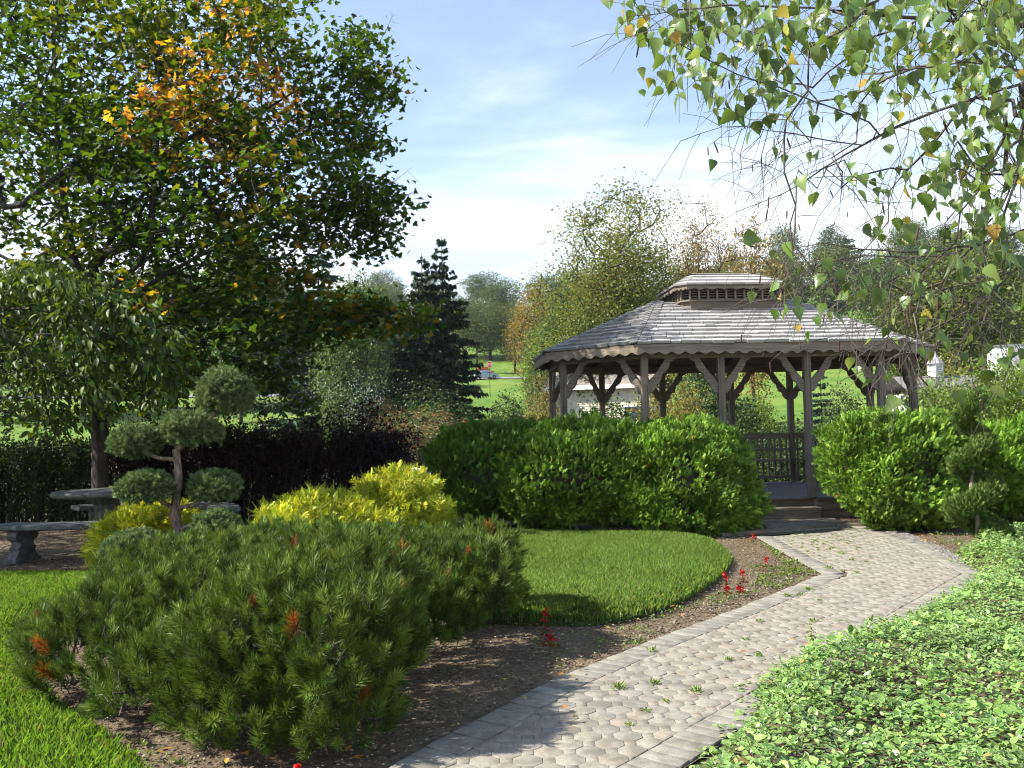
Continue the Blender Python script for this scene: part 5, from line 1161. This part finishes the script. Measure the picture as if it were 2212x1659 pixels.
# prominent ones
put(PR.sp, 'spruce_tree', 'dark twin-topped spruce standing alone against the white sky left of the gazebo', 'tree', 938, 506, 56, 165, base_w=5.6, rz=.15)
put(PR.will, 'silvery_tree', 'pale silvery-green leafy tree just left of the twin spruce across the pond', 'tree', 765, 578, 54, 190)
put(PR.pine, 'pine_tree', 'dark blue-green pine rising behind the silvery tree, partly hidden by the maple', 'tree', 690, 528, 78, 290, base_w=6.6)
put(PR.ash, 'ash_tree', 'tall many-stemmed ash with thin yellow-green foliage behind the left half of the gazebo roof', 'tree', 1345, 418, 62, 400, base_w=8.4)
put(PR.ash2, 'ash_tree', 'slimmer ash with pinkish-orange autumn tips to the right of the yellow-green ash', 'tree', 1520, 405, 66, 210, base_w=6.4)
put(PR.o, 'orange_tree', 'golden-orange tree peeping over the cupola of the gazebo', 'tree', 1630, 465, 74, 150, base_w=5.6)
put(PR.o, 'orange_tree', 'narrow rusty-orange tree at the right end of the distant wooded hill', 'tree', 1152, 608, 110, 110, base_w=5.6)
put(PR.c, 'broadleaf_tree', 'broad yellow-green tree filling the right edge behind the birch twigs', 'tree', 2090, 505, 50, 330)
put(PR.c, 'broadleaf_tree', 'second yellow-green tree tinged orange, between the gazebo roof and the right edge', 'tree', 1975, 600, 52, 180)
put(PR.b, 'broadleaf_tree', 'mid-green tree above the bare brown bush, left of the gazebo roof', 'tree', 1240, 640, 82, 170)
put(PR.c, 'broadleaf_tree', 'light green roadside tree directly left of the gazebo eave', 'tree', 1290, 650, 58, 170)
put(PR.bushy, 'bush', 'bright green bush on the bank above the bare brown bush', 'bush', 1180, 690, 92, 110, base_w=8.4)
put(PR.bare, 'bare_bush', 'bare grey-brown bush beside the left corner of the gazebo roof', 'bush', 1172, 745, 48, 110, base_w=8.4)
put(PR.ybush, 'bush', 'yellow-leaved shrub seen between the leftmost gazebo posts', 'bush', 1175, 800, 36, 100, base_w=8.4)
put(PR.ybush, 'bush', 'shrub with yellow and orange leaves behind the front left gazebo post', 'bush', 1425, 790, 31, 160, base_w=8.4)
put(PR.bush, 'bush', 'dark green bush behind the left middle bay of the gazebo', 'bush', 1330, 850, 30, 180, base_w=8.4)
put(PR.bush, 'bush', 'dense dark bush filling the middle bay of the gazebo', 'bush', 1540, 792, 40, 190, base_w=8.4)
put(PR.bushy, 'bush', 'green bush beyond the gazebo bench, left of the open lawn', 'bush', 1640, 850, 44, 110, base_w=8.4)
put(PR.bush, 'bush', 'dark green bush low behind the bench back, right of the entrance step', 'bush', 1710, 900, 21, 170, base_w=8.4)
put(PR.bush, 'bush', 'dark bush behind the railing just left of the gazebo entrance', 'bush', 1590, 880, 22, 170, base_w=8.4)
put(PR.ybush, 'bush', 'olive-leaved shrub between the two back posts left of centre', 'bush', 1480, 810, 27, 130, base_w=8.4)
put(PR.bush, 'bush', 'wide green bush hiding the foot of the slope in the right bay', 'bush', 1850, 868, 26, 200, base_w=8.4)
put(PR.bushy, 'bush', 'tall leafy bush just under the flat roof of the white building', 'bush', 2165, 765, 31, 210, base_w=8.4)
put(PR.bushy, 'bush', 'leafy bush just under the white ventilator cupola', 'bush', 2015, 803, 29, 140, base_w=8.4)
put(PR.pine, 'young_pine', 'young soft pine on the slope seen through the right bay of the gazebo', 'tree', 1775, 790, 50, 100, base_w=6.6)
put(PR.bush, 'bush', 'grey-green bush seen through the right bay of the gazebo under the birch twigs', 'bush', 1835, 830, 30, 130, base_w=8.4)
put(PR.bush, 'bush', 'dark creeper-covered bush at the foot of the twin spruce, on its right', 'bush', 1105, 845, 50, 120, base_w=8.4)
put(PR.bush, 'bush', 'dark bush at the left foot of the twin spruce', 'bush', 940, 815, 53, 180, base_w=8.4)
put(PR.bush, 'bush', 'dark bush under the silvery tree behind the fountain', 'bush', 860, 800, 55.5, 160, base_w=8.4)
put(PR.berry, 'berry_bush', 'sprawling bush with red berries overhanging the pond below the spruce', 'bush', 905, 868, 47, 200, base_w=8.4, z=-.5)
put(PR.berry, 'berry_bush', 'red-berried bush half hidden behind the larger one, below the silvery tree', 'bush', 835, 845, 52, 110, base_w=8.4, z=-.3)
put(PR.bushy, 'bush', 'weeping yellow-green shrub at the pond edge beside the fountain', 'bush', 745, 850, 55, 110, base_w=8.4)
put(PR.bushy, 'bush', 'bright green bush behind the right end arborvitae, below the white cupola', 'bush', 2075, 800, 22, 190, base_w=8.4)
put(PR.bushy, 'bush', 'light leafy bush at the right edge below the white building', 'bush', 2200, 780, 24, 170, base_w=8.4)
put(PR.bush, 'bush', 'darker green bush between the gazebo and the bright green bush on the right', 'bush', 1975, 850, 25, 130, base_w=8.4)
put(PR.ybush, 'bush', 'yellowish bush above the bright green bush near the white cupola', 'bush', 2075, 750, 37, 130, base_w=8.4)
# trees seen through and beyond the maple
for (p_, x, yt, Y, w_, lb) in ((PR.will, 520, 460, 84, 200, 'pale tree glimpsed through the middle of the maple crown'), (PR.a, 380, 560, 100, 260, 'dark tree behind the maple above the far lawn'), (PR.b, 180, 600, 95, 280, 'green tree behind the stone table beyond the hedge'), (PR.c, -10, 560, 90, 280, 'tree at the left edge far behind the cherry tree'),
                          (PR.a, 640, 640, 138, 190, 'dark green tree on the far slope left of the pine'), (PR.pine, 560, 600, 125, 170, 'dark pine beyond the road on the left slope'), (PR.a, 470, 690, 140, 170, 'dark rounded tree on the crest above the green box'), (PR.bare, 690, 780, 112, 70, 'leafless shrub beside the road near the silvery tree')):
    put(p_, p_.name.split('.')[0], lb, 'tree' if p_ is not PR.bare else 'bush', x, yt, Y, w_)
# far wood on the hillside
rr = random.Random(31)
for row, (Y, nx, y0) in enumerate(((135, 13, 690), (165, 17, 655), (200, 20, 630), (245, 22, 612), (300, 20, 600))):
    for k in range(nx):
        x = -60+2420*(k+rr.uniform(.1, .9))/nx
        if row == 0 and (940 < x < 1150 or 1560 < x < 1960): continue
        if row == 1 and 1640 < x < 1800: continue
        yt = y0+rr.uniform(-22, 30)
        if x > 1560: yt -= 60+40*min(1, (x-1560)/300)+rr.uniform(0, 25)
        if 1150 < x <= 1560: yt -= 15
        if x < 620: yt -= 40
        pr = rr.choice([PR.a, PR.a, PR.b, PR.b, PR.a, PR.c, PR.pine if x > 1600 or x < 700 else PR.b])
        put(pr, pr.name.split('.')[0], 'distant tree in the wood that covers the hillside beyond the lawn', 'tree', x, yt, Y+rr.uniform(-9, 9), rr.uniform(95, 150)*165/Y*(1.25 if row < 2 else 1.4), group='trees of the hillside wood')
# ------------------------------------------------------------------ far things
def ground_at(x, Y): g = P(x, 900, Y); return np.array([g[0], Y, float(H(g[0], Y))])
WHITE = plain('white_paint', (.72, .72, .70), .6); GLASS = plain('dark_glass', (.02, .03, .04), .08); RUB = plain('rubber', (.02, .02, .02), .8); METAL = plain('grey_metal', (.3, .3, .3), .4, .7)
# road strip
def road(name, pts, wd):
    V = []; F = []
    for i, (x, Y) in enumerate(pts):
        for k, o_ in enumerate((-wd/2, wd/2)):
            g = P(x, 900, Y); V.append((g[0], Y+o_, float(H(g[0], Y+o_))+.12))
    for i in range(len(pts)-1): F.append((2*i, 2*i+2, 2*i+3, 2*i+1))
    tag(mesh(name, np.array(V), [F], noisemat('asphalt', (.16, .16, .165), (.24, .24, .245), nscale=3, rough=.9, bump=.2)), kind='structure')
road('road', [(x, 118+.012*abs(x-600)) for x in range(-100, 960, 40)], 5.5)
road('far_road', [(x, 152) for x in range(900, 1400, 40)], 6)
# car
def car():
    Yc = 149.; c = ground_at(1049, Yc); root = empty('parked_car', (c[0], c[1], c[2]+.12), R_(28)); tag(root, 'pale blue-silver saloon car on the road behind the stop sign', 'car')
    paint = plain('silver_blue_paint', (.33, .42, .52), .25, .3)
    prof = [(-2.25, .35), (-2.3, .75), (-2.15, .95), (-1.55, 1.0), (-1.0, 1.36), (-.1, 1.46), (.55, 1.38), (1.25, .98), (2.0, .88), (2.3, .65), (2.3, .35), (1.8, .28), (-1.8, .28)]
    mb = MB(); n = len(prof); vs = []; fs = []
    for yv, k in ((-.9, 1), (-.82, 2), (.82, 2), (.9, 1)):
        for (x, z) in prof:
            nar = .80 if z > 1.05 else 1.0; yy = yv*nar*(.97 if k == 2 else 1); vs.append((x, yy, z-(.0 if k == 2 else .02)))
    for j in range(3):
        for i in range(n): fs.append((j*n+i, j*n+(i+1) % n, (j+1)*n+(i+1) % n, (j+1)*n+i))
    fs += [tuple(range(n-1, -1, -1)), tuple(range(3*n, 4*n))]; mb.add(vs, fs); body = mb.build('body', paint, root)
    wn = MB(); wn.add([(-1.52, -.68, 1.02), (-1.52, .68, 1.02), (-1.04, .62, 1.36), (-1.04, -.62, 1.36)], [(0, 3, 2, 1)])
    for v in range(4): wn.v[v] = (wn.v[v][0]-.03, wn.v[v][1], wn.v[v][2]+.02)
    wn.build('rear_window', GLASS, root)
    for s in (-1, 1):
        sw = MB(); sw.add([(-1.3, s*.89, 1.0), (1.0, s*.90, 1.0), (.5, s*.735, 1.33), (-.95, s*.735, 1.33)], [(0, 1, 2, 3) if s < 0 else (3, 2, 1, 0)]); sw.build('side_window', GLASS, root)
        tl = MB(); tl.box((-2.2, s*.66, .80), (.14, .42, .17)); tl.build('tail_light', plain('red_lens', (.5, .01, .01), .2), root)
        for x in (-1.4, 1.4):
            wh = MB(); V, F = tube_np(np.array([(x, s*.74, .33), (x, s*.93, .33)]), .33, 18); wh.add([tuple(v) for v in V], [tuple(f) for f in F]+[tuple(range(17, -1, -1)), tuple(range(18, 36))]); wo = wh.build('wheel', RUB, root)
            rm = MB(); V, F = tube_np(np.array([(x, s*.90, .33), (x, s*.945, .33)]), .19, 14); rm.add([tuple(v) for v in V], [tuple(f) for f in F]+[tuple(range(13, -1, -1)), tuple(range(14, 28))]); rm.build('rim', METAL, wo)
car()
def red_car():
    c = ground_at(1044, 153); root = empty('parked_truck', (c[0], c[1], c[2]+.1), R_(10)); tag(root, 'orange-red vehicle roof showing just above the pale blue car', 'vehicle')
    pm = plain('orange_paint', (.45, .10, .02), .4); mb = MB(); mb.prism([(-2, -.85), (2, -.85), (2, .85), (-2, .85)], .4, 1.2); mb.build('body', pm, root); mb = MB(); mb.prism([(-1, -.8), (1, -.8), (1, .8), (-1, .8)], 1.202, 1.95); mb.build('cab', pm, root)
    for x in (-1.3, 1.3):
        for s in (-1, 1): mb = MB(); V, F = tube_np(np.array([(x, s*.7, .36), (x, s*.88, .36)]), .36, 14); mb.add([tuple(v) for v in V], [tuple(f) for f in F]+[tuple(range(13, -1, -1)), tuple(range(14, 28))]); mb.build('wheel', RUB, root)
red_car()
def stop_sign():
    Yc = 108.; p = P(1057.5, 787.5, Yc); g = float(H(p[0], Yc)); root = empty('stop_sign', (p[0], Yc, g)); tag(root, 'red octagonal STOP sign on a thin dark post at the top of the slope', 'sign')
    z = p[2]-g; s_ = .40; mb = MB(); mb.box((0, .04, z/2-.2), (.07, .05, z-.1)); mb.build('post', plain('green_post', (.03, .05, .04), .6), root)
    oc = lambda r: [(r*math.cos(PI/8+k*PI/4), r*math.sin(PI/8+k*PI/4)) for k in range(8)]
    mb = MB(); mb.plate((0, 0, z), (1, 0, 0), (0, 0, 1), oc(s_), .02); mb.build('sign_border', WHITE, root)
    mb = MB(); mb.plate((0, -.014, z), (1, 0, 0), (0, 0, 1), oc(s_*.9), .012); mb.build('sign_face', plain('sign_red', (.62, .01, .025), .4), root)
    cu = bpy.data.curves.new('lettering', 'FONT'); cu.body = 'STOP'; cu.size = .34; cu.align_x = 'CENTER'; cu.align_y = 'CENTER'; cu.extrude = .004; cu.offset = .006
    o = bpy.data.objects.new('tmp', cu); COL.objects.link(o); bpy.context.view_layer.update(); dg = bpy.context.evaluated_depsgraph_get(); me = bpy.data.meshes.new_from_object(o.evaluated_get(dg)); bpy.data.objects.remove(o)
    me.materials.clear(); me.materials.append(WHITE); lo = bpy.data.objects.new('lettering', me); COL.objects.link(lo); lo.parent = root; lo.location = (0, -.027, z); lo.rotation_euler = (PI/2, 0, 0); lo.scale = (.86, 1, 1)
stop_sign()
def utility_box():
    c = ground_at(629, 112); root = empty('utility_box', c); tag(root, 'small green utility cabinet with pale louvres by the road on the left lawn', 'utility box')
    mb = MB(); mb.box((0, 0, .55), (.62, .5, 1.1)); mb.box((0, 0, 1.13), (.7, .58, .06)); mb.build('cabinet', plain('green_paint', (.03, .12, .08), .5), root)
    mb = MB()
    for k in range(5): mb.box((-.12, -.26, .2+.2*k), (.36, .03, .1))
    mb.build('louvres', WHITE, root)
utility_box()
def lamp():
    c = ground_at(571, 128); z = P(571, 776, 128)[2]-c[2]; root = empty('lamp_post', c); tag(root, 'white globe lamp on a post in the shade beyond the road on the left', 'lamp')
    mb = MB(); mb.lathe([(.05, 0), (.05, z-.25)], n=8); mb.build('post', METAL, root); mb = MB(); mb.lathe([(.1, -.3), (.28, -.2), (.35, 0), (.28, .2), (.05, .32)], (0, 0, z), 14); mb.build('lamp_globe', WHITE, root, True)
lamp()
# house
def house():
    Yh = 57.; a = ground_at(1190, Yh); b = ground_at(1400, Yh); w_ = b[0]-a[0]; ez = P(1290, 838, Yh)[2]; gz = .3; root = empty('house', (a[0], Yh, gz), R_(-20)); tag(root, 'low cream clapboard house with brown shingle roof, seen through the left bays of the gazebo', 'house')
    hh = ez-gz; sid = noisemat('clapboard', (.50, .46, .33), (.62, .58, .43), nscale=3, rough=.7, bump=.1); mb = MB()
    nb = int(hh/.16)
    for k in range(nb):
        z = k*.16; mb.add([(0, .0-.03, z), (w_, -.03, z), (w_, 0, z+.16), (0, 0, z+.16)], [(0, 1, 2, 3)]); mb.add([(0, -.03, z), (w_, -.03, z), (w_, .0, z-.001), (0, .0, z-.001)], [(3, 2, 1, 0)])
    mb.prism([(0, .01), (w_, .01), (w_, 8), (0, 8)], -1, hh); mb.build('wall', sid, root)
    rf = noisemat('roof_shingles', (.16, .135, .11), (.27, .235, .20), (1, 1, 8), 5, .9, .4); mb = MB(); mb.add([(-.4, -.5, hh+.12), (w_+.4, -.5, hh+.12), (w_+.4, 4, hh+2.3), (-.4, 4, hh+2.3), (-.4, 8.5, hh+.12), (w_+.4, 8.5, hh+.12)], [(0, 1, 2, 3), (3, 2, 5, 4)])
    mb.build('roof', rf, root); mb = MB(); mb.box((w_/2, -.50, hh-.02), (w_+.8, .05, .28)); mb.box((.06, -.05, hh/2), (.14, .04, hh)); mb.box((w_-.06, -.05, hh/2), (.14, .04, hh)); mb.build('trim', WHITE, root)
    for x in (w_*.86,):
        wf = MB(); wf.box((x, -.06, hh*.52), (1.3, .06, 1.3)); wo = wf.build('window', WHITE, root); p = MB(); p.box((x, -.095, hh*.52), (1.1, .02, 1.1)); p.build('pane', GLASS, wo)
house()
def outbuildings():
    # little ventilator cupola of a barn below the trees
    Yc = 33.; c = P(2021, 812, Yc); g = float(H(c[0], Yc)); root = empty('barn', (c[0], Yc, g)); tag(root, 'white wooden ventilator cupola with a pointed roof rising over the bushes on the right', 'cupola')
    zb = c[2]-g; mb = MB(); mb.prism([(-1.5, -1.2), (1.5, -1.2), (1.5, 1.2), (-1.5, 1.2)], 0, zb-.7); mb.build('wall', WHITE, root)
    mb = MB(); mb.add([(-1.7, -1.4, zb-.7), (1.7, -1.4, zb-.7), (1.7, 0, zb), (-1.7, 0, zb), (-1.7, 1.4, zb-.7), (1.7, 1.4, zb-.7)], [(0, 1, 2, 3), (3, 2, 5, 4)]); mb.build('roof', noisemat('barn_roof', (.12, .11, .1), (.2, .19, .18), nscale=6), root)
    mb = MB(); mb.box((0, 0, zb+.15), (.40, .40, .62), R_(20)); cu = mb.build('ventilator', WHITE, root)
    mb = MB()
    for k in range(4):
        for a in (-PI/2, 0): 
            v = Matrix.Rotation(R_(20)+a+PI/2, 3, 'Z') @ Vector((0, -.205, 0)); mb.box((v.x, v.y, zb+.06+.09*k), (.22, .03, .035), R_(20)+a+PI/2)
    mb.build('louvres', METAL, cu); mb = MB(); mb.lathe([(.35, zb+.46), (.32, zb+.50), (.13, zb+.76), (.02, zb+.98)], n=8); mb.build('pointed_roof', noisemat('slate', (.2, .2, .21), (.32, .31, .32), nscale=8), cu)
    Yc = 40.; c = P(2172, 762, Yc); g = float(H(c[0], Yc)); root = empty('white_building', (c[0], Yc, g), R_(-20)); tag(root, 'flat-roofed white building corner showing above the bushes at the right edge', 'building'); h = c[2]-g+.25
    mb = MB(); mb.prism([(-.5, -.7), (.9, -.7), (.9, 1.7), (-.5, 1.7)], 0, h); mb.build('wall', WHITE, root); mb = MB(); mb.prism([(-.56, -.76), (.96, -.76), (.96, 1.76), (-.56, 1.76)], h+.002, h+.08); mb.build('roof_edge', METAL, root)
    mb = MB(); mb.box((.42, -.712, h-.5), (.9, .02, .85)); mb.build('grey_panel', plain('grey_panel', (.3, .3, .32), .6), root)
outbuildings()
# geese
def geese():
    rng = random.Random(4)
    def bird(x, y, Y, rz, label, s=1.0, down=False):
        p = ground_at(x, Y); root = empty('goose', p, rz); root.scale = (s, s, s); tag(root, label, 'goose', 'geese on the far bank')
        body = [(-.42, .30, .02), (-.30, .31, .10), (-.10, .30, .165), (.10, .30, .17), (.25, .33, .12), (.33, .38, .06)]
        mb = MB(); V, F = tube_np(np.array([(a, 0, b) for a, b, r in body]), np.array([r for a, b, r in body]), 12); n = 12
        V[:, 1] *= 1.0; mb.add([tuple(v) for v in V], [tuple(f) for f in F]+[tuple(range(11, -1, -1)), tuple(range(60, 72))]); mb.build('body', noisemat('goose_feathers', (.16, .12, .09), (.42, .38, .33), nscale=7, bump=.2), root, True)
        nk = [(.30, .36, .06), (.38, .48, .04), (.39, .62, .032), (.42, .70, .04), (.48, .71, .045), (.54, .69, .025), (.60, .67, .01)] if not down else [(.30, .36, .06), (.42, .36, .04), (.50, .26, .032), (.54, .15, .04), (.57, .09, .045), (.60, .05, .025), (.62, .01, .01)]
        mb = MB(); V, F = tube_np(np.array([(a, 0, b) for a, b, r in nk]), np.array([r for a, b, r in nk]), 8); mb.add([tuple(v) for v in V], [tuple(f) for f in F]); mb.build('neck_and_head', plain('black_feathers', (.02, .02, .02), .6), root, True)
        for s_ in (-.06, .06): mb = MB(); mb.tube(np.array([(0, s_, .2), (.01, s_, .0)]), .014, 5); mb.box((.04, s_, .01), (.09, .06, .015)); mb.build('leg', plain('goose_leg', (.03, .03, .03), .6), root)
    bird(568, 930, 79, R_(200), 'dark goose with lowered head on the far bank, left of the pair', 1.1, True); bird(602, 926, 81, R_(170), 'paler goose facing left on the far bank, right of the pair', 1.1, True); bird(586, 935, 77, R_(80), 'small resting goose below and between the other two', .8, True)
geese()
# fountain
def fountain():
    rng = np.random.default_rng(141); c = P(770, 1000, 40.); cx, cy = c[0], 40.; root = empty('fountain', (cx, cy, WZ)); tag(root, 'pond fountain throwing sparkling droplets behind the barberry hedge', 'fountain')
    mb = MB(); mb.lathe([(.35, -.3), (.5, -.1), (.5, .06), (.2, .1), (.05, .2)], n=16); mb.build('nozzle', plain('fountain_float', (.03, .03, .03), .6), root)
    m, t, b = newmat('water_drop'); b.inputs['Base Color'].default_value = (.85, .9, .95, 1); b.inputs['Roughness'].default_value = .12; b.inputs['Alpha'].default_value = 1; b.inputs['Specular IOR Level'].default_value = .8
    n = 700; az = rng.uniform(0, 2*PI, n); el_ = R_(90)-np.abs(rng.normal(size=n))*R_(9)-R_(6)*(rng.random(n) < .7); v = rng.normal(9.0, .5, n); tt = rng.random(n)*1.8
    tt = np.minimum(tt, 2*v*np.sin(el_)/9.8)
    r = v*np.cos(el_)*tt; z = v*np.sin(el_)*tt-4.9*tt**2; p = np.stack([r*np.cos(az), r*np.sin(az), np.maximum(z, .02)+.15], 1)+rng.normal(size=(n, 3))*.05
    T = np.array([(1, 0, 0), (0, 1, 0), (-1, 0, 0), (0, -1, 0), (0, 0, 1.8), (0, 0, -1.3)]); F = [np.array([(0, 1, 4), (1, 2, 4), (2, 3, 4), (3, 0, 4), (1, 0, 5), (2, 1, 5), (3, 2, 5), (0, 3, 5)])]
    V, FF = scatter(T, F, frames(rdir(rng, n)*.15+np.array([0, 1., 0]), np.tile([0, 0, 1.], (n, 1))), rng.uniform(.007, .016, n), p); o = mesh('spray', V, FF, m, root); o['kind'] = 'stuff'
    # churned rings where the drops land
    n = 2000; az = rng.uniform(0, 2*PI, n); rr_ = np.where(rng.random(n) < .5, rng.normal(2.3, .25, n), rng.normal(3.8, .35, n)); p = np.stack([rr_*np.cos(az), rr_*np.sin(az), rng.random(n)**3*.10+.01], 1)
    V, FF = scatter(T, F, frames(rdir(rng, n)*.15+np.array([0, 1., 0]), np.tile([0, 0, 1.], (n, 1))), rng.uniform(.012, .035, n), p); o = mesh('splash', V, FF, m, root); o['kind'] = 'stuff'
fountain()
for i, (x, yt, yb) in enumerate(((869, 1002, 1100), (883, 997, 1105))):
    Yp = 17.0; a = P(x, yt, Yp); mb = MB(); mb.lathe([(.028, -.3), (.028, a[2]), (.02, a[2]+.02), (.0, a[2]+.03)], n=8); o = mb.build('iron_post', plain('black_iron', (.012, .012, .014), .5)); o.location = (a[0], Yp, 0)
    tag(o, ('shorter' if i == 0 else 'taller')+' black iron post at the pond edge above the golden cypress, '+('left' if i == 0 else 'right')+' of the two', 'post', 'black posts at the pond edge')

# ------------------------------------------------------------------ air
hz = MB(); hz.box((0, 350, 60), (2300, 760, 128))
hm = bpy.data.materials.new('haze'); hm.use_nodes = True; t = hm.node_tree; t.nodes.clear(); o_ = t.nodes.new('ShaderNodeOutputMaterial'); pv = t.nodes.new('ShaderNodeVolumePrincipled')
pv.inputs['Color'].default_value = (.72, .82, 1, 1); pv.inputs['Density'].default_value = .00014; pv.inputs['Anisotropy'].default_value = .2; t.links.new(pv.outputs[0], o_.inputs['Volume'])
hz.build('haze', hm)['kind'] = 'stuff'
